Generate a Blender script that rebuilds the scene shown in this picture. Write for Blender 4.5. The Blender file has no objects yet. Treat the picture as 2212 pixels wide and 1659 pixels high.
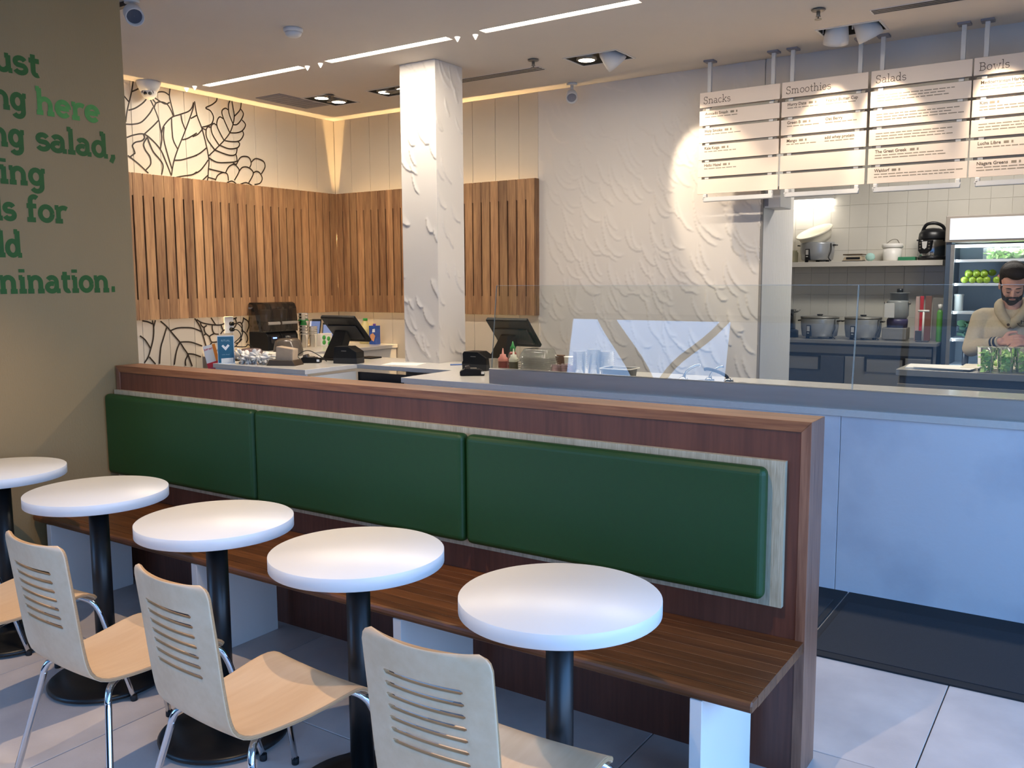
import bpy, bmesh, math, random
import numpy as np
from mathutils import Matrix, Vector

random.seed(7)
SC = bpy.context.scene
COL = SC.collection
pi = math.pi

# ------------------------------------------------------------------ camera, world, daylight, exposure
def cam_matrix(loc, yaw, pitch, roll):
    c, s = math.cos, math.sin
    fw = Vector((-s(yaw)*c(pitch), c(yaw)*c(pitch), -s(pitch)))
    r = Vector((c(yaw), s(yaw), 0))
    u = r.cross(fw)
    r2 = c(roll)*r + s(roll)*u
    u2 = -s(roll)*r + c(roll)*u
    m = Matrix((r2, u2, -fw)).transposed().to_4x4()
    m.translation = loc
    return m
cd = bpy.data.cameras.new('camera')
cd.sensor_width = 36.0
cd.lens = 36.0*1924.92/2212.0
cd.clip_start = 0.05
cam = bpy.data.objects.new('camera', cd)
COL.objects.link(cam)
cam.matrix_world = cam_matrix(Vector((0, 0, 1.6)), math.radians(33.8525), math.radians(6.607), math.radians(-0.3259))
SC.camera = cam

SC.view_settings.view_transform = 'Standard'
SC.view_settings.look = 'None'
SC.view_settings.gamma = 1.0
SC.view_settings.use_curve_mapping = False
SC.view_settings.exposure = 0.0
SC.cycles.transparent_max_bounces = 64

DAY = 7.4
world = bpy.data.worlds.new('overcast_sky')
SC.world = world
world.use_nodes = True
wn = world.node_tree
wn.nodes.clear()
wo = wn.nodes.new('ShaderNodeOutputWorld')
bg = wn.nodes.new('ShaderNodeBackground')
tc = wn.nodes.new('ShaderNodeTexCoord')
sx = wn.nodes.new('ShaderNodeSeparateXYZ')
rp = wn.nodes.new('ShaderNodeValToRGB')
rp.color_ramp.elements[0].position = 0.46
rp.color_ramp.elements[0].color = (0.035, 0.045, 0.06, 1)
_e = rp.color_ramp.elements.new(0.515); _e.color = (0.46, 0.60, 0.85, 1)
rp.color_ramp.elements[-1].position = 0.62
rp.color_ramp.elements[-1].color = (0.18, 0.46, 1.0, 1)
mp = wn.nodes.new('ShaderNodeMath'); mp.operation = 'MULTIPLY_ADD'
mp.inputs[1].default_value = 0.5; mp.inputs[2].default_value = 0.5
wn.links.new(tc.outputs['Generated'], sx.inputs[0])
wn.links.new(sx.outputs['Z'], mp.inputs[0])
wn.links.new(mp.outputs[0], rp.inputs[0])
wn.links.new(rp.outputs[0], bg.inputs[0])
bg.inputs[1].default_value = DAY
wn.links.new(bg.outputs[0], wo.inputs[0])

def area(name, loc, rot, sx_, sy_, power, col, portal=False, spread=None):
    l = bpy.data.lights.new(name, 'AREA')
    l.shape = 'RECTANGLE'; l.size = sx_; l.size_y = sy_
    l.energy = power; l.color = col
    if spread is not None: l.spread = spread
    if portal: l.cycles.is_portal = True
    o = bpy.data.objects.new(name, l); COL.objects.link(o)
    o.location = loc; o.rotation_euler = rot
    return o
def spot(name, loc, target, power, col, angle, blend=0.3, size=0.03):
    l = bpy.data.lights.new(name, 'SPOT')
    l.energy = power; l.color = col; l.spot_size = math.radians(angle); l.spot_blend = blend
    l.shadow_soft_size = size
    o = bpy.data.objects.new(name, l); COL.objects.link(o)
    o.location = loc
    d = Vector(target)-Vector(loc)
    o.rotation_euler = d.to_track_quat('-Z', 'Y').to_euler()
    return o
def point(name, loc, power, col, size=0.03):
    l = bpy.data.lights.new(name, 'POINT'); l.energy = power; l.color = col; l.shadow_soft_size = size
    o = bpy.data.objects.new(name, l); COL.objects.link(o); o.location = loc
    return o

CEIL = 3.31
FRONT_Y = -2.4          # street window wall behind the camera
RIGHT_X = 2.3           # street window wall on the right, out of frame
# portals: the two storefronts through which the sky lights the room
area('portal_right', (RIGHT_X+0.02, 1.3, 1.6), (0, pi/2, 0), 3.0, 7.2, 1.0, (1, 1, 1), True)
area('portal_front', (-2.35, FRONT_Y-0.02, 1.36), (pi/2, 0, 0), 9.2, 2.7, 1.0, (1, 1, 1), True)

WARM = (1.0, 0.74, 0.47)
WARM2 = (1.0, 0.83, 0.63)
# ------------------------------------------------------------------ helpers
def lin(h):
    h = h.lstrip('#')
    r = []
    for i in (0, 2, 4):
        v = int(h[i:i+2], 16)/255.0
        r.append(v/12.92 if v <= 0.04045 else ((v+0.055)/1.055)**2.4)
    return tuple(r)
MATS = {}
def nodes(m):
    m.use_nodes = True
    nt = m.node_tree
    return nt, nt.nodes['Principled BSDF']
def setp(b, k, v):
    if k in b.inputs: b.inputs[k].default_value = v
def pm(name, c, rough=0.5, metal=0.0, var=0.06, scale=6.0, bump=0.0, bscale=60.0, stretch=(1, 1, 1), spec=0.5, coat=0.0, rand=0.0, c2=None, thr=None):
    """procedural paint / plastic / metal: base colour broken by noise, optional fine relief"""
    if name in MATS: return MATS[name]
    m = bpy.data.materials.new(name); nt, b = nodes(m)
    if isinstance(c, str): c = lin(c)
    if isinstance(c2, str): c2 = lin(c2)
    N, L = nt.nodes, nt.links
    t = N.new('ShaderNodeTexCoord'); mpn = N.new('ShaderNodeMapping')
    mpn.inputs['Scale'].default_value = stretch
    L.new(t.outputs['Object'], mpn.inputs['Vector'])
    n = N.new('ShaderNodeTexNoise'); n.inputs['Scale'].default_value = scale; n.inputs['Detail'].default_value = 5
    L.new(mpn.outputs[0], n.inputs['Vector'])
    r = N.new('ShaderNodeValToRGB')
    lo = c2 if c2 else tuple(max(0, x*(1-var)) for x in c)
    hi = c if c2 else tuple(min(1, x*(1+var)) for x in c)
    r.color_ramp.elements[0].color = (*lo, 1); r.color_ramp.elements[1].color = (*hi, 1)
    r.color_ramp.elements[0].position = 0.3 if thr is None else thr[0]
    r.color_ramp.elements[1].position = 0.7 if thr is None else thr[1]
    L.new(n.outputs['Fac'], r.inputs[0])
    out = r.outputs[0]
    if rand:
        oi = N.new('ShaderNodeObjectInfo'); hs = N.new('ShaderNodeHueSaturation')
        mr = N.new('ShaderNodeMapRange'); mr.inputs['To Min'].default_value = 1-rand; mr.inputs['To Max'].default_value = 1+rand
        L.new(oi.outputs['Random'], mr.inputs['Value']); L.new(mr.outputs[0], hs.inputs['Value'])
        L.new(out, hs.inputs['Color']); out = hs.outputs[0]
    L.new(out, b.inputs['Base Color'])
    setp(b, 'Roughness', rough); setp(b, 'Metallic', metal); setp(b, 'Specular IOR Level', spec)
    if coat: setp(b, 'Coat Weight', coat); setp(b, 'Coat Roughness', 0.08)
    if bump:
        n2 = N.new('ShaderNodeTexNoise'); n2.inputs['Scale'].default_value = bscale; n2.inputs['Detail'].default_value = 3
        L.new(mpn.outputs[0], n2.inputs['Vector'])
        bp = N.new('ShaderNodeBump'); bp.inputs['Strength'].default_value = bump; bp.inputs['Distance'].default_value = 0.01
        L.new(n2.outputs['Fac'], bp.inputs['Height']); L.new(bp.outputs[0], b.inputs['Normal'])
    MATS[name] = m
    return m
def wood(name, dark, light, axis='z', rough=0.5, scale=14.0, rand=0.25, stretch=12.0, ring=0.5, coat=0.0):
    if name in MATS: return MATS[name]
    m = bpy.data.materials.new(name); nt, b = nodes(m)
    N, L = nt.nodes, nt.links
    dark, light = lin(dark), lin(light)
    t = N.new('ShaderNodeTexCoord'); mpn = N.new('ShaderNodeMapping')
    s = [1.0, 1.0, 1.0]; s['xyz'.index(axis)] = 1.0/stretch
    mpn.inputs['Scale'].default_value = s
    oi = N.new('ShaderNodeObjectInfo')
    mu = N.new('ShaderNodeVectorMath'); mu.operation = 'SCALE'; mu.inputs['Scale'].default_value = 37.0
    cx = N.new('ShaderNodeCombineXYZ')
    for k in 'XYZ': L.new(oi.outputs['Random'], cx.inputs[k])
    L.new(cx.outputs[0], mu.inputs[0])
    ad = N.new('ShaderNodeVectorMath'); ad.operation = 'ADD'
    L.new(t.outputs['Object'], ad.inputs[0]); L.new(mu.outputs[0], ad.inputs[1])
    L.new(ad.outputs[0], mpn.inputs['Vector'])
    n1 = N.new('ShaderNodeTexNoise'); n1.inputs['Scale'].default_value = scale; n1.inputs['Detail'].default_value = 6; n1.inputs['Distortion'].default_value = 0.6
    n2 = N.new('ShaderNodeTexNoise'); n2.inputs['Scale'].default_value = scale*7; n2.inputs['Detail'].default_value = 4
    for n in (n1, n2): L.new(mpn.outputs[0], n.inputs['Vector'])
    mx = N.new('ShaderNodeMath'); mx.operation = 'MULTIPLY_ADD'; mx.inputs[1].default_value = 1-ring
    m2 = N.new('ShaderNodeMath'); m2.operation = 'MULTIPLY'; m2.inputs[1].default_value = ring
    L.new(n2.outputs['Fac'], m2.inputs[0]); L.new(n1.outputs['Fac'], mx.inputs[0]); L.new(m2.outputs[0], mx.inputs[2])
    r = N.new('ShaderNodeValToRGB')
    r.color_ramp.elements[0].color = (*dark, 1); r.color_ramp.elements[1].color = (*light, 1)
    r.color_ramp.elements[0].position = 0.36; r.color_ramp.elements[1].position = 0.64
    L.new(mx.outputs[0], r.inputs[0])
    hs = N.new('ShaderNodeHueSaturation'); mr = N.new('ShaderNodeMapRange')
    mr.inputs['To Min'].default_value = 1-rand; mr.inputs['To Max'].default_value = 1+rand
    L.new(oi.outputs['Random'], mr.inputs['Value']); L.new(mr.outputs[0], hs.inputs['Value']); L.new(r.outputs[0], hs.inputs['Color'])
    L.new(hs.outputs[0], b.inputs['Base Color'])
    setp(b, 'Roughness', rough)
    if coat: setp(b, 'Coat Weight', coat); setp(b, 'Coat Roughness', 0.15)
    bp = N.new('ShaderNodeBump'); bp.inputs['Strength'].default_value = 0.12; bp.inputs['Distance'].default_value = 0.004
    L.new(n2.outputs['Fac'], bp.inputs['Height']); L.new(bp.outputs[0], b.inputs['Normal'])
    MATS[name] = m
    return m
def glassy(name, c=(1, 1, 1), rough=0.0, alpha=0.15, ior=1.5):
    """thin clear sheet: mostly transparent with a fresnel reflection"""
    if name in MATS: return MATS[name]
    m = bpy.data.materials.new(name); nt, b = nodes(m)
    N, L = nt.nodes, nt.links
    if isinstance(c, str): c = lin(c)
    N.remove(b)
    tr = N.new('ShaderNodeBsdfTransparent'); gl = N.new('ShaderNodeBsdfGlossy'); fr = N.new('ShaderNodeFresnel')
    mx = N.new('ShaderNodeMixShader'); mx2 = N.new('ShaderNodeMixShader'); df = N.new('ShaderNodeBsdfDiffuse')
    n = N.new('ShaderNodeTexNoise'); n.inputs['Scale'].default_value = 12
    r = N.new('ShaderNodeValToRGB')
    r.color_ramp.elements[0].color = (*[x*0.995 for x in c], 1); r.color_ramp.elements[1].color = (*c, 1)
    L.new(n.outputs['Fac'], r.inputs[0]); L.new(r.outputs[0], tr.inputs[0])
    df.inputs[0].default_value = (*c, 1)
    gl.inputs['Roughness'].default_value = rough; fr.inputs['IOR'].default_value = ior
    mx2.inputs[0].default_value = alpha
    tl = N.new('ShaderNodeBsdfTranslucent'); tl.inputs[0].default_value = (*c, 1); mx3 = N.new('ShaderNodeMixShader'); mx3.inputs[0].default_value = 0.55
    L.new(df.outputs[0], mx3.inputs[1]); L.new(tl.outputs[0], mx3.inputs[2])
    L.new(tr.outputs[0], mx2.inputs[1]); L.new(mx3.outputs[0], mx2.inputs[2])
    L.new(fr.outputs[0], mx.inputs[0]); L.new(mx2.outputs[0], mx.inputs[1]); L.new(gl.outputs[0], mx.inputs[2])
    L.new(mx.outputs[0], N['Material Output'].inputs[0])
    MATS[name] = m
    return m
def emis(name, c, strength):
    if name in MATS: return MATS[name]
    m = bpy.data.materials.new(name); nt, b = nodes(m)
    if isinstance(c, str): c = lin(c)
    setp(b, 'Base Color', (*c, 1)); setp(b, 'Emission Color', (*c, 1)); setp(b, 'Emission Strength', strength); setp(b, 'Roughness', 0.4)
    MATS[name] = m
    return m

def wloc(o):
    v = Vector((0, 0, 0))
    while o is not None:
        v += o.location; o = o.parent
    return v
class MB:
    def __init__(s):
        s.v = []; s.f = []; s.s = []; s.M = None
    def add(s, vs, fs, smooth=False):
        b = len(s.v)
        for p in vs:
            p = Vector(p)
            if s.M is not None: p = s.M @ p
            s.v.append(p)
        for f in fs:
            s.f.append([b+i for i in f]); s.s.append(smooth)
        return s
    def box(s, x0, x1, y0, y1, z0, z1):
        return s.add([(x0,y0,z0),(x1,y0,z0),(x1,y1,z0),(x0,y1,z0),(x0,y0,z1),(x1,y0,z1),(x1,y1,z1),(x0,y1,z1)],
              [(0,3,2,1),(4,5,6,7),(0,1,5,4),(1,2,6,5),(2,3,7,6),(3,0,4,7)])
    def prism(s, poly, ax, c0, c1, smooth=False):
        n = len(poly)
        def P(a, b, c):
            return {'x': (c, a, b), 'y': (a, c, b), 'z': (a, b, c)}[ax]
        vs = [P(a, b, c0) for a, b in poly]+[P(a, b, c1) for a, b in poly]
        fs = [tuple(range(n))[::-1], tuple(range(n, 2*n))]
        b = len(s.v)
        s.add(vs, fs)
        for i in range(n):
            j = (i+1) % n
            s.f.append([b+i, b+j, b+n+j, b+n+i]); s.s.append(smooth)
        return s
    def lathe(s, prof, c=(0, 0, 0), n=28, smooth=True, ax='z', cap=True):
        vs = []; fs = []
        for r, z in prof:
            for i in range(n):
                a = 2*pi*i/n
                x, y = r*math.cos(a), r*math.sin(a)
                p = {'z': (x, y, z), 'x': (z, x, y), 'y': (x, z, y)}[ax]
                vs.append((c[0]+p[0], c[1]+p[1], c[2]+p[2]))
        k = len(prof)
        for j in range(k-1):
            for i in range(n):
                i2 = (i+1) % n
                fs.append((j*n+i, j*n+i2, (j+1)*n+i2, (j+1)*n+i))
        s.add(vs, fs, smooth)
        if cap:
            b = len(s.v)-k*n
            if prof[0][0] > 1e-5: s.f.append([b+i for i in range(n)][::-1]); s.s.append(False)
            if prof[-1][0] > 1e-5: s.f.append([b+(k-1)*n+i for i in range(n)]); s.s.append(False)
        return s
    def tube(s, pts, r, n=8, caps=True):
        pts = [Vector(p) for p in pts]
        rr = r if isinstance(r, (list, tuple)) else [r]*len(pts)
        vs = []; fs = []; up = None
        for i, p in enumerate(pts):
            t = (pts[min(i+1, len(pts)-1)]-pts[max(i-1, 0)]).normalized()
            if up is None:
                up = Vector((0, 0, 1)) if abs(t.z) < 0.9 else Vector((1, 0, 0))
            a = t.cross(up)
            if a.length < 1e-6: a = t.orthogonal()
            a.normalize(); b = a.cross(t).normalized(); up = b
            for k in range(n):
                q = 2*pi*k/n
                vs.append(p+rr[i]*(a*math.cos(q)+b*math.sin(q)))
        for i in range(len(pts)-1):
            for k in range(n):
                k2 = (k+1) % n
                fs.append((i*n+k, i*n+k2, (i+1)*n+k2, (i+1)*n+k))
        s.add(vs, fs, True)
        if caps:
            b = len(s.v)-len(pts)*n
            s.f.append([b+k for k in range(n)][::-1]); s.s.append(False)
            s.f.append([b+(len(pts)-1)*n+k for k in range(n)]); s.s.append(False)
        return s
    def ball(s, c, r, n=12, m=8, sc=(1, 1, 1)):
        prof = [(max(1e-6, math.sin(pi*i/m)), -math.cos(pi*i/m)) for i in range(m+1)]
        vs = []; fs = []
        for pr, pz in prof:
            for i in range(n):
                a = 2*pi*i/n
                vs.append((c[0]+r*sc[0]*pr*math.cos(a), c[1]+r*sc[1]*pr*math.sin(a), c[2]+r*sc[2]*pz))
        for j in range(m):
            for i in range(n):
                i2 = (i+1) % n
                fs.append((j*n+i, j*n+i2, (j+1)*n+i2, (j+1)*n+i))
        return s.add(vs, fs, True)
    def build(s, name, mat, parent=None, label=None, cat=None, group=None, kind=None, bevel=0, seg=2, subd=0, solid=0, local=False, angle=40):
        me = bpy.data.meshes.new(name)
        off = wloc(parent) if (parent is not None and not local) else Vector((0, 0, 0))
        org = Vector((0, 0, 0))
        me.from_pydata([tuple(p-off) for p in s.v], [], s.f)
        me.polygons.foreach_set('use_smooth', s.s)
        me.validate(); me.update()
        bm = bmesh.new(); bm.from_mesh(me); bmesh.ops.remove_doubles(bm, verts=bm.verts, dist=1e-5)
        bmesh.ops.recalc_face_normals(bm, faces=bm.faces); bm.to_mesh(me); bm.free()
        if isinstance(mat, (list, tuple)):
            for q in mat: me.materials.append(q)
        else: me.materials.append(mat)
        o = bpy.data.objects.new(name, me); COL.objects.link(o)
        if parent is not None: o.parent = parent
        if bevel:
            md = o.modifiers.new('bevel', 'BEVEL'); md.width = bevel; md.segments = seg; md.limit_method = 'ANGLE'; md.angle_limit = math.radians(angle)
        if solid:
            md = o.modifiers.new('solid', 'SOLIDIFY'); md.thickness = solid; md.offset = 0
        if subd:
            md = o.modifiers.new('subd', 'SUBSURF'); md.levels = subd; md.render_levels = subd
        tag(o, label, cat, group, kind)
        return o
def tag(o, label=None, cat=None, group=None, kind=None):
    if label: o['label'] = label
    if cat: o['category'] = cat
    if group: o['group'] = group
    if kind: o['kind'] = kind
    return o
def thing(name, loc, label, cat, group=None, kind=None):
    o = bpy.data.objects.new(name, None); COL.objects.link(o)
    o.empty_display_size = 0.05
    o.location = loc
    return tag(o, label, cat, group, kind)
def inst(src, parent=None, loc=None, rz=None):
    o = src.copy(); COL.objects.link(o)
    if parent is not None: o.parent = parent
    if loc is not None: o.location = loc
    if rz is not None: o.rotation_euler.z = rz
    return o
def dup(root, loc, rz=0.0, label=None, group=None):
    r = root.copy(); COL.objects.link(r); r.location = loc; r.rotation_euler = (0, 0, rz)
    if label: r['label'] = label
    if group: r['group'] = group
    for ch in list(root.children):
        c = ch.copy(); COL.objects.link(c); c.parent = r
        for g in list(ch.children):
            d = g.copy(); COL.objects.link(d); d.parent = c
    return r
def smooth_path(pts, k=6):
    pts = [Vector(p) for p in pts]
    if len(pts) < 3: return pts
    out = []
    for i in range(len(pts)-1):
        p0 = pts[max(i-1, 0)]; p1 = pts[i]; p2 = pts[i+1]; p3 = pts[min(i+2, len(pts)-1)]
        for j in range(k):
            t = j/k
            out.append(0.5*((2*p1)+(p2-p0)*t+(2*p0-5*p1+4*p2-p3)*t*t+(3*p1-p0-3*p2+p3)*t**3))
    out.append(pts[-1])
    return out
def ribbon(mb, pts, w, F):
    """flat stroke in a 2-D plane; F maps (a, b) to 3-D"""
    n = len(pts)
    L = []; R = []
    for i in range(n):
        p = Vector(pts[i]).to_2d()
        d0 = (p-Vector(pts[i-1]).to_2d()) if i > 0 else None
        d1 = (Vector(pts[i+1]).to_2d()-p) if i < n-1 else None
        d = (d0.normalized() if d0 is not None and d0.length > 1e-9 else Vector((0, 0)))+(d1.normalized() if d1 is not None and d1.length > 1e-9 else Vector((0, 0)))
        if d.length < 1e-6: d = Vector((1, 0))
        d.normalize(); nn = Vector((-d.y, d.x))
        k = 1.0
        if d0 is not None and d1 is not None and d0.length > 1e-9:
            k = min(1.6, 1.0/max(0.5, abs(nn.dot(Vector((-d0.y, d0.x)).normalized()))))
        L.append(p+nn*w*0.5*k); R.append(p-nn*w*0.5*k)
    vs = [F(*q) for q in L]+[F(*q) for q in R]
    mb.add(vs, [(i, i+1, n+i+1, n+i) for i in range(n-1)])

# ------------------------------------------------------------------ slab-serif lettering drawn as strokes (x-height 1)
def arc(cx, cy, rx, ry, a0, a1, n=12):
    return [(cx+rx*math.cos(math.radians(a0+(a1-a0)*i/n)), cy+ry*math.sin(math.radians(a0+(a1-a0)*i/n))) for i in range(n+1)]
AS = 1.62
def bar(x0, x1, y): return [(x0, y), (x1, y)]
GL = {
 'u': (1.12, [[(0.24, 1), (0.24, 0.38)]+arc(0.54, 0.38, 0.30, 0.36, 180, 330, 8), [(0.86, 1), (0.86, 0.02)], bar(0.04, 0.26, 0.95), bar(0.66, 0.88, 0.95), bar(0.84, 1.06, 0.05)]),
 's': (0.86, [arc(0.42, 0.72, 0.28, 0.24, 20, 235, 10)+[(0.5, 0.5)]+arc(0.42, 0.28, 0.31, 0.25, 55, -160, 12)]),
 't': (0.72, [[(0.3, 1.34), (0.3, 0.3)]+arc(0.5, 0.3, 0.2, 0.26, 180, 300, 8), bar(0.06, 0.66, 0.95)]),
 'n': (1.18, [[(0.24, 1), (0.24, 0)], arc(0.56, 0.60, 0.32, 0.36, 165, 0, 10)+[(0.88, 0)], bar(0.04, 0.26, 0.95), bar(0.04, 0.44, 0.05), bar(0.68, 1.10, 0.05)]),
 'm': (1.72, [[(0.24, 1), (0.24, 0)], arc(0.52, 0.62, 0.28, 0.34, 165, 0, 10)+[(0.80, 0)], arc(1.08, 0.62, 0.28, 0.34, 165, 0, 10)+[(1.36, 0)], bar(0.04, 0.26, 0.95), bar(0.04, 0.44, 0.05), bar(0.62, 0.98, 0.05), bar(1.18, 1.58, 0.05)]),
 'g': (1.08, [arc(0.46, 0.52, 0.34, 0.44, 0, 360, 20), [(0.80, 1), (0.80, -0.1)]+arc(0.48, -0.1, 0.32, 0.32, 0, -150, 10), bar(0.78, 1.02, 0.93)]),
 'h': (1.18, [[(0.24, AS), (0.24, 0)], arc(0.56, 0.60, 0.32, 0.36, 165, 0, 10)+[(0.88, 0)], bar(0.04, 0.26, AS-0.05), bar(0.04, 0.44, 0.05), bar(0.68, 1.10, 0.05)]),
 'e': (0.98, [[(0.14, 0.52), (0.84, 0.52)], arc(0.48, 0.5, 0.37, 0.46, 2, 320, 20)]),
 'r': (0.88, [[(0.26, 1), (0.26, 0)], arc(0.60, 0.62, 0.34, 0.33, 170, 50, 8), bar(0.04, 0.28, 0.95), bar(0.04, 0.52, 0.05)]),
 'a': (1.02, [arc(0.44, 0.66, 0.30, 0.30, 150, 0, 10)+[(0.74, 0.05)], arc(0.42, 0.29, 0.30, 0.26, 60, 360, 16)[:], bar(0.72, 0.98, 0.05)]),
 'l': (0.54, [[(0.26, AS), (0.26, 0)], bar(0.04, 0.28, AS-0.05), bar(0.04, 0.50, 0.05)]),
 'd': (1.12, [arc(0.46, 0.5, 0.34, 0.46, 0, 360, 20), [(0.80, AS), (0.80, 0)], bar(0.58, 0.82, AS-0.05), bar(0.78, 1.04, 0.05)]),
 'i': (0.54, [[(0.26, 1), (0.26, 0)], bar(0.04, 0.28, 0.95), bar(0.04, 0.50, 0.05), [(0.24, 1.28), (0.24, 1.50)]]),
 'f': (0.74, [[(0.28, 0), (0.28, 1.3)]+arc(0.52, 1.3, 0.24, 0.26, 180, 40, 8), bar(0.04, 0.64, 0.95), bar(0.04, 0.56, 0.05)]),
 'o': (1.02, [arc(0.5, 0.5, 0.38, 0.46, 0, 360, 22)]),
 'c': (0.92, [arc(0.48, 0.5, 0.37, 0.46, 40, 320, 18)]),
 'k': (1.08, [[(0.24, AS), (0.24, 0)], [(0.84, 0.95), (0.28, 0.42)], [(0.44, 0.56), (0.90, 0.03)], bar(0.04, 0.26, AS-0.05), bar(0.04, 0.42, 0.05), bar(0.68, 1.02, 0.95), bar(0.72, 1.06, 0.05)]),
 'w': (1.42, [[(0.20, 0.97), (0.46, 0), (0.70, 0.9), (0.94, 0), (1.20, 0.97)], bar(0.02, 0.40, 0.95), bar(1.02, 1.38, 0.95)]),
 'S': (1.12, [arc(0.52, 1.12, 0.36, 0.36, 20, 235, 10)+[(0.6, 0.78)]+arc(0.52, 0.40, 0.40, 0.38, 55, -160, 12), [(0.86, 1.5), (0.86, 1.15)], [(0.14, 0.05), (0.14, 0.42)]]),
 'B': (1.24, [[(0.28, 1.5), (0.28, 0)], [(0.04, 1.46), (0.64, 1.46)]+arc(0.64, 1.12, 0.32, 0.34, 90, -90, 10)+[(0.28, 0.78)], [(0.64, 0.78)]+arc(0.68, 0.42, 0.38, 0.37, 90, -90, 10)+[(0.04, 0.05)]]),
 '.': (0.46, [[(0.12, 0.12), (0.36, 0.12)]]),
 ',': (0.46, [[(0.26, 0.22), (0.28, 0.02), (0.12, -0.34)]]),
 ' ': (0.52, []),
}
def text_width(t): return sum(GL[c][0] for c in t)
def letter(mb, ch, ox, base, xh, sx, w, F):
    for k_, st in enumerate(GL[ch][1]):
        ww = w
        if ch == 'i' and st[0][1] > 1.1 or ch == '.': ww = w*1.25
        if ch in ',.' and ch == '.': ww = w*1.3
        ribbon(mb, [(ox+x*xh*sx, base+y*xh) for x, y in st], ww, lambda a, b: F(a, b, k_*0.00025))

# ------------------------------------------------------------------ materials of the setting
M_PLASTER = pm('white_plaster', '#d6cfc6', 0.55, var=0.02, scale=2)
M_CEIL = pm('ceiling_paint', '#d3cabf', 0.8, var=0.02, scale=1.5)
M_PART = pm('partition_paint', '#957b52', 0.6, var=0.05, scale=2.0, stretch=(1, 1, 0.25), bump=0.15, bscale=220)
M_GREENP = pm('green_wall_lettering', '#1f540e', 0.55, var=0.08, scale=20)
M_GREENF = pm('faded_green_lettering', '#4d8a3a', 0.6, var=0.12, scale=25)
M_BOARD = pm('white_wall_board', '#cfc3b0', 0.42, var=0.02, scale=3)
M_GROOVE = pm('dark_groove', '#5b5348', 0.8)
M_LINE = pm('mural_line_paint', '#2c1f12', 0.6, var=0.1, scale=20)
M_JOINT = pm('floor_grout', '#3c4049', 0.9)
M_TILE = pm('grey_stone_floor_tile', '#dad0ca', 0.42, var=0.10, scale=3.2, bump=0.05, bscale=90, rand=0.05, c2='#bdb4b0')
M_KTILE = pm('glossy_white_wall_tile', '#d8d3c8', 0.10, var=0.015, scale=6, rand=0.02)
M_KGROUT = pm('tile_grout', '#d8d3c8', 0.9)
M_DARKF = pm('dark_window_metal', '#2a2c2e', 0.4, metal=0.6)

# ------------------------------------------------------------------ floor with stone tiles
TP = 0.817
fl = MB().box(-7.6, RIGHT_X+0.1, FRONT_Y-0.1, 10.7, -0.12, -0.006).build('floor', M_JOINT, kind='structure')
tile0 = None
g = 0.0022
for i in range(-9, 4):
    for j in range(-3, 8):
        x0 = -0.444+TP*i; y0 = 2.962+TP*(j-3)
        if x0 < -5.7 or x0 > 2.2 or y0 < -1.2 or y0 > 4.6: continue
        if tile0 is None:
            tile0 = MB().box(g, TP-g, g, TP-g, -0.012, 0.0).build('tile', M_TILE, fl, local=True, bevel=0.0015, seg=1)
            tile0.location = (x0, y0, 0)
        else:
            inst(tile0, fl, (x0, y0, 0))

# ------------------------------------------------------------------ ceiling and walls
ceil_poly = MB()
# leave openings for the light slots, vents and recessed spot boxes
holes = []   # filled below: (x0, x1, y0, y1)
STRIPS = [(-6.70, -5.50), (-5.21, -4.01), (-3.72, -2.53), (-2.23, -1.03)]
SY0, SY1 = 5.165, 5.245
for a, b in STRIPS: holes.append((a, b, SY0, SY1))
SPOTS = [(-6.41, -6.11, 6.06, 6.49), (-5.70, -5.26, 6.17, 6.46), (-3.63, -3.19, 6.17, 6.47), (-1.80, -1.40, 6.50, 6.75)]
for q in SPOTS: holes.append(q)
xs = sorted({-7.3, RIGHT_X+0.1}|{h[0] for h in holes}|{h[1] for h in holes})
ys = sorted({FRONT_Y-0.1, 10.7}|{h[2] for h in holes}|{h[3] for h in holes})
for i in range(len(xs)-1):
    j = 0
    while j < len(ys)-1:
        def hol(jj):
            cx, cy = (xs[i]+xs[i+1])/2, (ys[jj]+ys[jj+1])/2
            return any(h[0] < cx < h[1] and h[2] < cy < h[3] for h in holes)
        if hol(j): j += 1; continue
        k = j
        while k+1 < len(ys)-1 and not hol(k+1): k += 1
        ceil_poly.box(xs[i], xs[i+1], ys[j], ys[k+1], CEIL, CEIL+0.12)
        j = k+1
ceil_poly.build('ceiling', M_CEIL, kind='structure')

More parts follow.
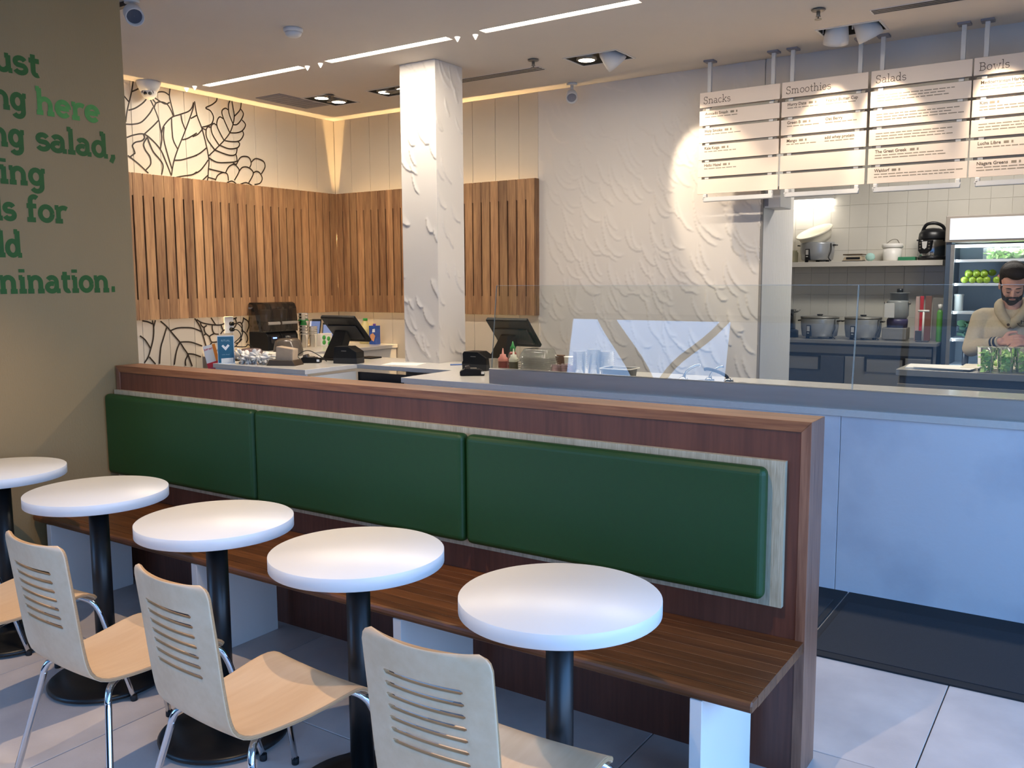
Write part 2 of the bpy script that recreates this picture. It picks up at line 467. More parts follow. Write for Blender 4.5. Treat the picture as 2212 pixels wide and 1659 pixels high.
# lettered partition on the left, ending beside the bench
part = MB().box(-4.62, -4.42, 1.80, 2.91, 0.0, CEIL).build('wall_partition', M_PART, kind='structure')
TL = [('ust', 2.463, 0, 0), ('ng', 2.387, 1, 0), ('here', 2.763, 1, 1), ('ng', 2.366, 2, 0), ('salad,', 2.840, 2, 0), ('ing', 2.457, 3, 0),
      ('ls', 2.299, 4, 0), ('for', 2.558, 4, 0), ('ld', 2.319, 5, 0), ('nination.', 2.800, 6, 0)]
XH = 0.074
for txt, yr, ln, faded in TL:
    base = 2.604-0.1742*ln
    sx = 1.0
    wd = text_width(txt)*XH*sx
    scale_fix = {'here': 0.335, 'salad,': 0.423, 'for': 0.21, 'nination.': 0.605, 'ing': 0.225, 'ust': 0.225}.get(txt)
    if scale_fix: sx = scale_fix/wd
    else: sx = 0.98
    wd = text_width(txt)*XH*sx
    pos = yr-wd
    if faded:
        for k, ch in enumerate(txt):
            mb = MB(); letter(mb, ch, pos, base, XH, sx, 0.0235, lambda a, b, o: (-4.4188+o, a, b))
            mb.build('letter', [M_GREENP, M_GREENF, M_GREENF, M_GREENF][k] if k else M_GREENF, part)
            pos += GL[ch][0]*XH*sx
    else:
        for ch in txt:
            mb = MB(); letter(mb, ch, pos, base, XH, sx, 0.0235, lambda a, b, o: (-4.4188+o, a, b))
            mb.build('letter', M_GREENP, part)
            pos += GL[ch][0]*XH*sx

# mural wall (left, behind the counter) and board-clad part of the back wall
wl = MB().box(-7.25, -7.066, 2.7, 7.3, 0, CEIL).build('wall_left', M_GROOVE, kind='structure')
BP = 0.267
def boards(parent, along, p0, p1, ref, face):
    k0 = math.floor((p0-ref)/BP); pos = ref+k0*BP
    while pos < p1-0.01:
        a, b = max(p0, pos+0.0015), min(p1, pos+BP-0.0015)
        if b-a > 0.02:
            mb = MB()
            if along == 'y': mb.box(face-0.016, face, a, b, 0.0, CEIL)
            else: mb.box(a, b, face, face+0.016, 0.0, CEIL)
            mb.build('panel', M_BOARD, parent, bevel=0.002, seg=1)
        pos += BP
boards(wl, 'y', 2.9, 7.1, 6.833, -7.05)
wb = MB().box(-7.25, -2.38, 7.118, 7.3, 0, CEIL).build('wall_back', M_GROOVE, kind='structure')
boards(wb, 'x', -7.05, -4.458, -6.807, 7.10)
MURAL = """4.73,3.31 4.71,3.22 4.66,3.06 4.64,2.96|4.80,3.30 4.78,3.26 4.71,3.22|4.63,3.18 4.68,3.13|4.67,3.06 4.74,3.09 4.82,3.15 4.87,3.21|4.63,2.94 4.71,2.95 4.79,2.98 4.87,3.06 4.91,3.12|4.95,3.31 4.94,3.28|4.86,3.23 4.92,3.12 4.96,3.02 4.98,2.91|4.96,3.02 4.90,2.96 4.81,2.88|4.89,3.21 4.94,3.16|4.90,3.22 4.99,3.18 5.04,3.17 5.08,3.19|4.91,3.23 4.97,3.26 5.03,3.27 5.08,3.25|5.09,3.31 5.08,3.25 5.09,3.19 5.12,3.07|4.92,3.12 4.94,3.16 4.99,3.18 5.05,3.17 5.09,3.12 5.11,3.07|4.98,2.91 5.01,2.98 5.09,3.06 5.18,3.10 5.27,3.14 5.31,3.18 5.33,3.23|5.33,3.23 5.32,3.17 5.23,2.97 5.14,2.79 5.09,2.67 5.06,2.55|5.19,3.10 5.20,3.04 5.23,2.97|5.09,3.06 5.09,2.94 5.10,2.86 5.14,2.79|5.01,2.97 5.00,2.87 5.03,2.74 5.07,2.61|4.98,2.91 4.98,2.85 4.96,2.77|4.64,2.83 4.71,2.86 4.80,2.88 4.87,2.85 4.96,2.77 5.01,2.67 5.06,2.55|4.80,2.88 4.81,2.85 4.78,2.82 4.72,2.80 4.69,2.77 4.70,2.74 4.71,2.71 4.70,2.70 4.66,2.67|4.64,2.68 4.66,2.67 4.74,2.62 4.83,2.55|4.84,2.86 4.80,2.80 4.81,2.75 4.85,2.70 4.86,2.66 4.85,2.62 4.80,2.57|4.84,2.85 4.86,2.80 4.89,2.74 4.95,2.68 4.98,2.63 4.96,2.55|5.29,3.08 5.36,3.12|5.19,2.88 5.25,2.90 5.35,2.96|5.10,2.69 5.17,2.70 5.26,2.73 5.34,2.76|5.11,2.54 5.19,2.56 5.28,2.58 5.33,2.61|5.34,3.24 5.36,3.12 5.41,3.00 5.45,2.85 5.47,2.73 5.46,2.65 5.45,2.57 5.44,2.54|5.31,3.09 5.36,3.12|5.30,2.92 5.36,2.95 5.41,3.00|5.29,2.74 5.37,2.78 5.45,2.84|5.28,2.58 5.36,2.62 5.42,2.68 5.46,2.73|5.39,2.54 5.45,2.59|5.59,3.31 5.58,3.28 5.53,3.24 5.46,3.20 5.51,3.18 5.54,3.13 5.52,3.07 5.47,3.04 5.41,3.02|5.47,2.77 5.54,2.83 5.65,2.93 5.72,3.01 5.76,3.09 5.78,3.17 5.77,3.25 5.76,3.31|5.74,3.31 5.72,3.27 5.72,3.19 5.76,3.10|5.87,3.31 5.85,3.24 5.78,3.17|5.71,3.22 5.68,3.23 5.64,3.20 5.65,3.14 5.72,3.01|5.86,3.25 5.89,3.21 5.86,3.15 5.81,3.10 5.76,3.09|5.65,3.13 5.61,3.14 5.58,3.10 5.58,3.04 5.65,2.93|5.87,3.15 5.91,3.11 5.87,3.05 5.80,3.02 5.72,3.01|5.57,3.06 5.54,3.07 5.51,3.04 5.52,2.97 5.59,2.88|5.87,3.05 5.88,3.01 5.83,2.95 5.74,2.93 5.66,2.93|5.50,3.03 5.47,3.03 5.45,2.99 5.46,2.92 5.54,2.83|5.81,2.94 5.83,2.92 5.80,2.88 5.70,2.86 5.60,2.88|5.45,3.00 5.41,3.01|5.80,2.88 5.78,2.82 5.72,2.80 5.63,2.81 5.54,2.83|5.78,2.82 5.79,2.78 5.78,2.75 5.68,2.73 5.56,2.72 5.47,2.75|5.46,2.65 5.55,2.64 5.65,2.63|5.53,2.55 5.56,2.60 5.62,2.63 5.67,2.62 5.68,2.56|5.65,2.63 5.69,2.69 5.75,2.72 5.79,2.70 5.81,2.66 5.75,2.57|5.78,2.72 5.83,2.79 5.89,2.81 5.94,2.80 5.96,2.75 5.94,2.71|5.81,2.66 5.85,2.70 5.91,2.71 5.96,2.69 5.98,2.65 5.92,2.56|5.96,2.76 6.01,2.80 6.07,2.80 6.12,2.78 6.13,2.73 6.08,2.66|5.98,2.66 6.02,2.68 6.06,2.67 6.09,2.62 6.06,2.57 5.99,2.55|5.66,2.54 5.72,2.56 5.77,2.54|5.82,2.54 5.89,2.56 5.96,2.54|5.45,2.57 5.53,2.56|5.74,2.73 5.78,2.72|4.69,1.27 4.74,1.26 4.79,1.24|4.79,1.27 4.80,1.20 4.79,1.11 4.76,1.02 4.73,0.95 4.69,0.90|4.82,1.27 4.80,1.21|4.66,1.14 4.71,1.10 4.76,1.02|4.74,0.95 4.80,0.88|4.93,1.20 4.89,1.10 4.86,1.02 4.84,0.88|4.87,1.26 4.93,1.21 5.00,1.13 5.06,1.06 5.10,1.00 5.14,0.94 5.18,0.83|4.97,1.17 5.04,1.19 5.13,1.19 5.21,1.18 5.31,1.14|5.06,1.06 5.12,1.06 5.19,1.05 5.30,1.01|5.06,1.06 5.02,0.98 4.99,0.86|5.13,0.95 5.20,0.94 5.28,0.91|5.14,0.94 5.11,0.89 5.11,0.84|5.23,1.27 5.28,1.20 5.31,1.12 5.34,1.01|5.25,1.26 5.30,1.23 5.38,1.21 5.46,1.20 5.53,1.20 5.61,1.23 5.71,1.26|5.41,1.27 5.46,1.20|5.57,1.27 5.61,1.23|5.29,1.23 5.30,1.20 5.33,1.18|5.36,1.20 5.33,1.18 5.34,1.13 5.39,1.09|5.42,1.20 5.42,1.16 5.44,1.12 5.49,1.11|5.44,1.12 5.39,1.10 5.39,1.07 5.41,1.04 5.48,1.04|5.52,1.20 5.54,1.15 5.55,1.14|5.51,1.11 5.54,1.14 5.58,1.15 5.60,1.12|5.62,1.23 5.63,1.18 5.61,1.12|5.69,1.25 5.70,1.21 5.68,1.17 5.63,1.17|5.71,1.21 5.75,1.21 5.77,1.18 5.76,1.12|5.79,1.26 5.78,1.22 5.76,1.19|5.79,1.25 5.84,1.22 5.85,1.17 5.82,1.11|5.86,1.26 5.85,1.21|5.77,1.13 5.81,1.10 5.83,1.05 5.81,1.01|5.32,1.11 5.34,1.12|5.41,1.04 5.38,1.01|5.48,1.03 5.47,0.97 5.44,0.93 5.44,0.91 5.46,0.86|5.68,1.01 5.72,1.02 5.76,1.05"""
mb = MB()
for k, l in enumerate(MURAL.split('|')):
    pts = [tuple(float(q) for q in a.split(',')) for a in l.split()]
    low = sum(p[1] for p in pts)/len(pts) < 1.5
    ribbon(mb, smooth_path([(a, b, 0) for a, b in pts], 7), 0.0135 if low else 0.0125, lambda a, b: (-7.0488+0.00012*k, a, b))
mb.build('mural', M_LINE, wl, label='dark outline drawing of leaves and blossoms')

# trowelled plaster relief (overlapping crescents), as real height
def relief(nu, nv, du, dv, seed, amp, n, rmin=0.12, rmax=0.36):
    """each stroke is an arc that falls steeply and hooks to the right at its foot, with a crisp outer lip"""
    rng = np.random.RandomState(seed)
    U, V = np.meshgrid(np.arange(nu)*du, np.arange(nv)*dv, indexing='ij')
    H = np.zeros((nu, nv)); wu, wv = nu*du, nv*dv
    for k in range(n):
        R = rng.uniform(rmin, rmax); w = rng.uniform(0.04, 0.085)
        cu, cv = rng.uniform(-0.1, wu+0.3), rng.uniform(-0.15, wv+0.3)
        a0, a1 = math.radians(rng.uniform(150, 195)), math.radians(rng.uniform(255, 300))
        sq = rng.uniform(0.45, 0.75)      # narrower than tall
        i0 = max(0, int((cu-R*sq-0.02)/du)); i1 = min(nu, int((cu+R*sq*0.6+0.02)/du)+1)
        j0 = max(0, int((cv-R-0.02)/dv)); j1 = min(nv, int((cv+R*0.55+0.02)/dv)+1)
        if i0 >= i1 or j0 >= j1: continue
        uu = (U[i0:i1, j0:j1]-cu)/sq; vv = V[i0:i1, j0:j1]-cv
        r = np.sqrt(uu*uu+vv*vv); th = np.mod(np.arctan2(vv, uu), 2*pi)
        f = (th-a0)/(a1-a0)
        tp = np.clip(f*3.0, 0, 1)*np.clip((1-f)*5, 0, 1)
        tp = tp*tp*(3-2*tp)
        ww = w*(0.4+0.9*np.sin(np.clip(f, 0, 1)*pi))
        x = (r-(R-ww))/np.maximum(ww, 1e-4)
        m = (f > 0) & (f < 1) & (x > 0) & (x < 1)
        ramp = np.clip(x, 0, 1)**1.6
        blk = H[i0:i1, j0:j1]
        kk = tp*np.clip(x*4, 0, 1)
        H[i0:i1, j0:j1] = np.where(m, blk*(1-kk)+(0.2*blk+0.9*ramp)*kk, blk)
    return U, V, H*amp
def relief_mesh(name, U, V, H, F, mat, parent=None, kind=None):
    nu, nv = U.shape
    mb = MB()
    vs = [F(U[i, j], V[i, j], H[i, j]) for i in range(nu) for j in range(nv)]
    me = bpy.data.meshes.new(name)
    fs = [(i*nv+j, (i+1)*nv+j, (i+1)*nv+j+1, i*nv+j+1) for i in range(nu-1) for j in range(nv-1)]
    off = wloc(parent) if parent else Vector((0, 0, 0))
    me.from_pydata([tuple(Vector(p)-off) for p in vs], [], fs)
    me.polygons.foreach_set('use_smooth', [True]*len(fs))
    me.materials.append(mat)
    o = bpy.data.objects.new(name, me); COL.objects.link(o)
    if parent: o.parent = parent
    tag(o, kind=kind)
    return o
nu, nv = 234, 302
U, V, H = relief(nu, nv, 0.009, 0.009, 3, 0.011, 420)
wgt = np.clip(0.25+0.75*(U/2.1)*0.9+0.55*(1.1-V/2.7)-0.25, 0.06, 1.0)
H = H*wgt
relief_mesh('plaster_relief', U, V, H, lambda u, v, h: (-4.457+u, 7.10-h, 0.60+v), M_PLASTER, wb)
# the relief wall turns the corner into the kitchen passage
jm = pm('combed_plaster', '#efeae2', 0.6, var=0.02, scale=3, stretch=(1, 1, 0.12), bump=0.5, bscale=70)
jamb = MB().box(-2.55, -2.352, 7.118, 7.94, 0, CEIL).build('wall_jamb', jm, kind='structure')
MB().box(-2.365, -2.347, 7.094, 7.12, 0.0, 2.6).build('trim_1', pm('corner_bead', '#8d8780', 0.5), kind='structure')
# bulkhead over the kitchen opening, hidden mostly by the menu
MB().box(-2.352, RIGHT_X, 7.10, 7.30, 2.60, CEIL).build('wall_bulkhead', M_PLASTER, kind='structure')
# square column standing in the counter, plaster relief on its two visible faces
column = MB().box(-4.815, -4.462, 5.604, 5.946, 0, CEIL).build('pillar', M_PLASTER, kind='structure')
U, V, H = relief(46, 300, 0.008, 0.008, 11, 0.010, 75, 0.1, 0.26)
H[0, :] = 0; H[-1, :] = 0
relief_mesh('plaster_relief', U, V, H, lambda u, v, h: (-4.819+u, 5.602-h, 0.94+v*0.99), M_PLASTER, column)
U, V, H = relief(45, 300, 0.008, 0.008, 12, 0.009, 70, 0.1, 0.26)
H[0, :] = 0; H[-1, :] = 0
relief_mesh('plaster_relief', U, V, H, lambda u, v, h: (-4.460+h, 5.602+u, 0.94+v*0.99), M_PLASTER, column)

# kitchen: tiled back wall and side wall
wk = MB().box(-5.0, 1.2, 10.56, 10.7, 0, CEIL).build('wall_kitchen', M_KGROUT, kind='structure')
kt0 = None
tw, th_ = 0.20, 0.25
for i in range(17):
    for j in range(8):
        x0 = -3.50+tw*i; z0 = 0.92+th_*j
        if kt0 is None:
            kt0 = MB().box(0.0007, tw-0.0007, -0.008, 0.0, 0.0007, th_-0.0007).build('tile', M_KTILE, wk, local=True, bevel=0.0015, seg=1)
            kt0.location = (x0, 10.56, z0)
        else:
            q = inst(kt0, wk, (x0, 10.56, z0)); q.rotation_euler = (random.uniform(-0.006, 0.006), 0, random.uniform(-0.006, 0.006))
MB().box(-5.1, -5.0, 7.94, 10.7, 0, CEIL).build('wall_kitchen_left', M_PLASTER, kind='structure')
MB().box(1.2, 1.3, 7.3, 10.7, 0, CEIL).build('wall_kitchen_right', M_PLASTER, kind='structure')
MB().box(-5.0, -2.55, 7.84, 7.94, 0, CEIL).build('wall_kitchen_front', M_PLASTER, kind='structure')
# right-hand and street-side shopfronts: frames carry the openings the daylight comes through
sf = MB()
for y in (-2.4, -0.2, 2.0, 4.2): sf.box(RIGHT_X, RIGHT_X+0.08, y-0.04, y+0.04, 0, 3.1)
sf.box(RIGHT_X, RIGHT_X+0.08, FRONT_Y, 4.24, 0, 0.12); sf.box(RIGHT_X, RIGHT_X+0.08, FRONT_Y, 4.24, 3.0, 3.1)
sf.build('window_1', M_DARKF, kind='structure')
sf = MB()
for x in (-6.96, -2.1, 0.1, 2.3): sf.box(x-0.04, x+0.04, FRONT_Y-0.08, FRONT_Y, 0, 2.72)
sf.box(-7.0, RIGHT_X, FRONT_Y-0.08, FRONT_Y, 0, 0.85); sf.box(-7.0, RIGHT_X, FRONT_Y-0.08, FRONT_Y, 2.72, 2.8)  # solid lower riser is added, unseen, to hold back low daylight
sf.build('window_2', M_DARKF, kind='structure')
MB().box(RIGHT_X, RIGHT_X+0.1, FRONT_Y, 4.24, 3.1, CEIL).build('trim_2', M_PLASTER, kind='structure')
MB().box(-7.0, RIGHT_X, FRONT_Y-0.1, FRONT_Y, 2.8, CEIL).build('trim_3', M_PLASTER, kind='structure')
MB().box(RIGHT_X, RIGHT_X+0.1, 4.24, 10.7, 0, CEIL).build('wall_right', M_PLASTER, kind='structure')
MB().box(-7.1, -7.0, FRONT_Y-0.1, 2.7, 0, CEIL).build('wall_front_left', M_PLASTER, kind='structure')
# street outside, seen only in the reflection of the glass screens
st = MB().box(-8.3, 12, -15.0, -13.0, 0, 9.0).build('building', pm('slate_facade', '#696a6c', 0.8, var=0.15, scale=1.2), label='dark slate coloured building across the street', cat='building')
tk = MB().tube(smooth_path([(-6.75, -6.0, 0.0), (-7.0, -6.0, 1.5), (-7.40, -6.0, 2.40), (-8.25, -6.0, 3.42), (-8.7, -6.0, 4.3), (-9.0, -6.0, 5.5)], 5), [0.24-0.005*k for k in range(26)], 12)
tk.tube(smooth_path([(-7.1, -6.0, 1.9), (-6.7, -6.0, 2.55), (-6.0, -6.05, 3.2), (-5.2, -6.1, 4.2)], 5), 0.07, 8)
tk.build('tree', pm('bark', '#5d5040', 0.9, var=0.2, scale=8), label='leaning street tree outside the shopfront', cat='tree')
# pavement outside
MB().prism([(-14, -13), (16, -13), (16, 12), (RIGHT_X+0.12, 12), (RIGHT_X+0.12, FRONT_Y-0.12), (-14, FRONT_Y-0.12)], 'z', -0.16, -0.05).build('ground', pm('pavement', '#8a8c90', 0.9), kind='structure')

# ------------------------------------------------------------------ bench with partition back
W_PAN = wood('red_brown_veneer', '#553024', '#6d4030', 'z', 0.42, 10, 0.04, 16)
W_EDGE = wood('brown_solid_edging', '#72422a', '#a56d46', 'x', 0.38, 14, 0.05, 16)
W_EDGEZ = wood('brown_solid_edging_upright', '#6b4432', '#966a52', 'z', 0.38, 14, 0.05, 16)
W_SEAT = wood('oiled_bench_stave', '#4f2d16', '#784926', 'x', 0.4, 12, 0.16, 14)
W_PLY = wood('pale_plywood', '#a5997f', '#c9bfa5', 'z', 0.6, 40, 0.03, 14)
M_VINYL = pm('green_vinyl', '#123f16', 0.5, var=0.05, scale=40, bump=0.06, bscale=500)
M_WHITE = pm('white_laminate', '#e4e2df', 0.35, var=0.01)
M_BLACK = pm('black_powder_coat', '#0c0d0f', 0.38, var=0.1, scale=30)

bench = thing('bench', (-2.57, 2.84, 0), 'long wooden bench with tall brown partition back and three green cushions', 'bench')
XL, XR = -4.405, -0.742
MB().box(XL+0.03, XR-0.03, 2.766, 2.905, 0.0, 1.13).build('back_panel', W_PAN, bench)
MB().prism([(XL, 1.162), (XR, 1.162), (XR-0.032, 1.128), (XL+0.032, 1.128)], 'y', 2.761, 2.909).build('top_rail', W_EDGE, bench, bevel=0.0012, seg=1)
MB().prism([(XR, 1.162), (XR, 0.0), (XR-0.032, 0.0), (XR-0.032, 1.128)], 'y', 2.761, 2.909).build('end_post', W_EDGEZ, bench, bevel=0.0012, seg=1)
MB().prism([(XL, 1.162), (XL, 0.0), (XL+0.032, 0.0), (XL+0.032, 1.128)], 'y', 2.761, 2.909).build('end_post', W_EDGEZ, bench, bevel=0.0012, seg=1)
MB().box(XL+0.001, -0.815, 2.744, 2.766, 0.560, 1.034).build('backing_board', W_PLY, bench, label='pale plywood board behind the cushions')
for a, b in ((-4.43, -3.241), (-3.233, -2.036), (-2.027, -0.862)):
    a2 = max(a, -4.418)
    MB().box(a2, b, 2.688, 2.745, 0.588, 1.016).build('back_cushion', M_VINYL, bench, bevel=0.024, seg=5)
# seat of glued staves
ny = 9
for k in range(ny):
    y0 = 2.27+k*(2.764-2.27)/ny; y1 = 2.27+(k+1)*(2.764-2.27)/ny
    m = MB()
    if k == 0:
        m.prism([(y0+0.010, 0.457), (y1, 0.457), (y1, 0.4225), (y0+0.008, 0.4225), (y0+0.002, 0.428), (y0, 0.436), (y0, 0.446), (y0+0.003, 0.453)], 'x', XL, -0.746)
    else:
        m.box(XL, -0.746, y0+0.0003, y1-0.0003, 0.4225, 0.457)
    m.build('stave', W_SEAT, bench, bevel=0.004 if k == 0 else 0.0006, seg=1)
for x in (-4.291, -3.164, -2.038, -0.926):
    MB().box(x, x+0.037, 2.275, 2.70, 0.0, 0.4225).build('leg', M_WHITE, bench, bevel=0.0015, seg=1, label='white laminate support board')

# ------------------------------------------------------------------ round tables
TABLES = [(-4.03, 1.95), (-3.279, 1.947), (-2.53, 1.925), (-1.858, 1.920), (-1.144, 1.922)]
TLAB = ['white round pedestal table beside the lettered wall, cut by the photo edge',
        'white round pedestal table second from the lettered wall',
        'white round pedestal table in the middle of the row of five',
        'white round pedestal table next to the largest one',
        'largest white round pedestal table nearest the camera before the bench end']
def table(i, x, y):
    t = thing('pedestal_table', (x, y, 0), TLAB[i], 'table', 'round tables in front of the bench')
    R = 0.264
    MB().lathe([(R-0.012, 0.751), (R-0.0012, 0.751), (R, 0.7522), (R, 0.7888), (R-0.0012, 0.79), (0.001, 0.79)], n=72).build('tabletop', M_WHITE, t, local=True)
    MB().lathe([(0.0365, 0.05), (0.0365, 0.735)], n=28).build('post', M_BLACK, t, local=True)
    MB().lathe([(0.001, 0.735), (0.13, 0.735), (0.13, 0.7505), (0.001, 0.7505)], n=28).build('top_plate', M_BLACK, t, local=True)
    MB().lathe([(0.20, 0.010), (0.222, 0.012), (0.224, 0.022), (0.214, 0.030), (0.15, 0.040), (0.07, 0.053), (0.05, 0.06), (0.0365, 0.075)], n=56).build('base', M_BLACK, t, local=True)
    for k in range(4):
        a = pi/4+pi/2*k
        MB().lathe([(0.014, 0.0), (0.014, 0.012)], c=(0.17*math.cos(a), 0.17*math.sin(a), 0), n=12).build('foot', M_BLACK, t, local=True)
    return t
t0 = table(0, *TABLES[0])
for i in range(1, 5): dup(t0, (TABLES[i][0], TABLES[i][1], 0), 0.3*i, TLAB[i])

# ------------------------------------------------------------------ bent-ply chairs
W_CHAIR = wood('birch_plywood', '#d6b48f', '#e2c4a2', 'y', 0.42, 7, 0.03, 8, 0.35)
W_CEDGE = pm('plywood_edge', '#b08a62', 0.6, var=0.15, scale=60, stretch=(0.2, 0.2, 6))
M_CHROME = pm('chrome', '#c9ccd0', 0.06, metal=1.0, var=0.01)
M_RUB = pm('black_rubber', '#101012', 0.7)
def shell_profile():
    P = [(-0.268, 0.862), (-0.264, 0.83), (-0.258, 0.78), (-0.247, 0.69), (-0.237, 0.60), (-0.229, 0.54), (-0.222, 0.50), (-0.209, 0.466), (-0.186, 0.444), (-0.152, 0.432),
         (-0.09, 0.428), (-0.02, 0.430), (0.05, 0.437), (0.11, 0.445), (0.16, 0.449), (0.19, 0.444), (0.212, 0.430), (0.224, 0.412)]
    return smooth_path([(0, a, b) for a, b in P], 5)
def chair_shell():
    prof = shell_profile()
    # arc length
    L = [0]
    for i in range(1, len(prof)): L.append(L[-1]+(prof[i]-prof[i-1]).length)
    tot = L[-1]
    def at(s):
        s = min(max(s, 0), tot)
        for i in range(1, len(L)):
            if L[i] >= s:
                f = (s-L[i-1])/max(1e-9, L[i]-L[i-1]); return prof[i-1].lerp(prof[i], f)
        return prof[-1].copy()
    def half(s):
        f = s/tot
        f = min(1, max(0, (s-0.42)/0.36)); w = 0.169+0.037*f*f*(3-2*f)
        return w
    # rows: add lines at slot edges
    slots = [0.083+0.0283*k for k in range(7)]
    rows = {0.0, 0.006, 0.014, 0.03}
    for s in slots: rows |= {s-0.0052, s+0.0052, s+0.0155}
    rows |= {slots[0]-0.012}
    s = slots[-1]+0.03
    while s < tot-0.03: rows.add(round(s, 4)); s += 0.022
    rows |= {tot-0.03, tot-0.014, tot-0.006, tot}
    rows = sorted(rows)
    us = [-1, -0.97, -0.92, -0.85, -0.75, -0.66, -0.60, -0.57, -0.5, -0.4, -0.3, -0.2, -0.1, 0]
    us = us+[-q for q in us[-2::-1]]
    mb = MB(); idx = {}
    rc = 0.03
    for i, s in enumerate(rows):
        p = at(s); p2 = at(s+0.004); t = (p2-p)
        if t.length < 1e-6: t = p-at(s-0.004)
        t.normalize()
        nrm = Vector((0, t.z, -t.y))  # towards the outside (rear / below)
        w = half(s)
        # rounded corners at both ends
        for se in (s, tot-s):
            if se < rc: w -= rc-math.sqrt(max(0, rc*rc-(rc-se)**2))
        bulge = 0.022*max(0, 1-s/0.40)+0.006
        for j, u in enumerate(us):
            q = Vector((u*w, 0, 0))+p+nrm*(bulge*(1-u*u))
            near = min(range(7), key=lambda k: abs(slots[k]-s))
            ds = s-slots[near]
            if abs(abs(u)-0.60) < 1e-6 and abs(abs(ds)-0.0052) < 1e-5:   # narrow the slot ends
                q = Vector((u*w, 0, 0))+at(slots[near]+ds*0.35)+nrm*(bulge*(1-u*u))
            idx[i, j] = len(mb.v); mb.v.append(q)
    def is_hole(i, j):
        sm = (rows[i]+rows[i+1])/2; um = (us[j]+us[j+1])/2
        return abs(um) < 0.60 and any(abs(sm-k) < 0.0052 for k in slots)
    for i in range(len(rows)-1):
        for j in range(len(us)-1):
            if not is_hole(i, j):
                mb.f.append([idx[i, j], idx[i, j+1], idx[i+1, j+1], idx[i+1, j]]); mb.s.append(True)
    return mb
CHAIRS = [(-1.148, 1.635, 0.03), (-1.930, 1.605, -0.075), (-2.560, 1.590, -0.03), (-3.310, 1.60, 0.0), (-4.075, 1.60, 0.0)]
CLAB = ['birch plywood chair nearest the camera, at the largest table', 'birch plywood chair second from the camera, seat fully in view',
        'birch plywood chair third from the camera, at the middle table', 'birch plywood chair with its back cut off by the photo edge', 'chair almost wholly out of frame, only its chrome leg showing']
c0 = thing('dining_chair', (CHAIRS[0][0], CHAIRS[0][1], 0), CLAB[0], 'chair', 'plywood chairs at the round tables')
c0.rotation_euler.z = CHAIRS[0][2]
sh = chair_shell().build('seat_shell', [W_CHAIR, W_CEDGE], c0, local=True)
sm = sh.modifiers.new('solid', 'SOLIDIFY'); sm.thickness = 0.0115; sm.offset = 0; sm.material_offset_rim = 1
bv = sh.modifiers.new('bevel', 'BEVEL'); bv.width = 0.0016; bv.segments = 1; bv.limit_method = 'ANGLE'; bv.angle_limit = math.radians(60)
for s in (-1, 1):
    fr = [(s*0.11, 0.02, 0.412), (s*0.12, 0.08, 0.424), (s*0.135, 0.135, 0.433), (s*0.165, 0.172, 0.431), (s*0.195, 0.200, 0.411), (s*0.212, 0.220, 0.37), (s*0.226, 0.240, 0.29), (s*0.268, 0.305, 0.012)]
    rr = [(s*0.11, 0.02, 0.412), (s*0.125, -0.08, 0.412), (s*0.150, -0.135, 0.414), (s*0.172, -0.163, 0.406), (s*0.184, -0.176, 0.378), (s*0.196, -0.184, 0.33), (s*0.282, -0.245, 0.012)]
    for pth in (fr, rr):
        lg = MB().tube(smooth_path(pth, 5), 0.0105, 10).build('leg', M_CHROME, c0, local=True)
        e = Vector(pth[-1])
        MB().lathe([(0.0115, 0.0), (0.0125, 0.003), (0.0125, 0.022)], c=(e.x, e.y, 0), n=12).build('rubber_tip', M_RUB, lg, local=True)
MB().tube([(-0.11, 0.03, 0.411), (0.11, 0.03, 0.411)], 0.009, 8).build('cross_bar', M_CHROME, c0, local=True)
for i in range(1, 5): dup(c0, (CHAIRS[i][0], CHAIRS[i][1], 0), CHAIRS[i][2], CLAB[i])

# ------------------------------------------------------------------ slatted timber cladding with hidden warm strips
W_SLAT = wood('ash_slat', '#7e573a', '#bb8f63', 'z', 0.55, 9, 0.24, 12, 0.4)
W_DARKB = pm('dark_backing', '#20140c', 0.8)
M_LED = emis('warm_led', (1.0, 0.62, 0.25), 6.0)
Z0, Z1 = 1.278, 2.534
def slats(name, label, along, p0, p1, face, d, npc):
    """face = front plane, d = +1 when the wall lies at larger coordinate"""
    loc = ((face, (p0+p1)/2, Z0) if along == 'y' else ((p0+p1)/2, face, Z0))
    root = thing(name, loc, label, 'wall panel')
    def B(a0, a1, c0, c1, z0, z1):
        c0, c1 = sorted((face+d*c0, face+d*c1))
        m = MB()
        if along == 'y': m.box(c0, c1, a0, a1, z0, z1)
        else: m.box(a0, a1, c0, c1, z0, z1)
        return m
    pitch = (p1-p0)/npc
    first = None
    for k in range(npc):
        a = p0+k*pitch
        first = B(a+0.0075, a+pitch-0.0075, 0, 0.016, Z0, Z1).build('slat', W_SLAT, root, bevel=0.0012, seg=1)
    for z0, z1 in ((2.345, Z1-0.004), (Z0+0.004, 1.455)):
        B(p0+0.004, p1-0.004, 0.0035, 0.0165, z0, z1).build('rail', W_SLAT, root)
    B(p0, p1, 0.0165, 0.024, Z0+0.01, Z1-0.01).build('backing', W_DARKB, root)
    return root
slats('slat_cladding', 'ash slat cladding on the mural wall, behind the blenders', 'y', 4.42, 7.037, -6.98, -1, 26)
r = slats('slat_cladding', 'ash slat cladding on the back wall, either side of the white column', 'x', -6.987, -4.452, 7.03, 1, 25)
# closing piece at the free end; unseen corner stops added to shape the light column
MB().box(-4.4525, -4.449, 7.03, 7.10, Z0, Z1).build('end_piece', W_SLAT, r)
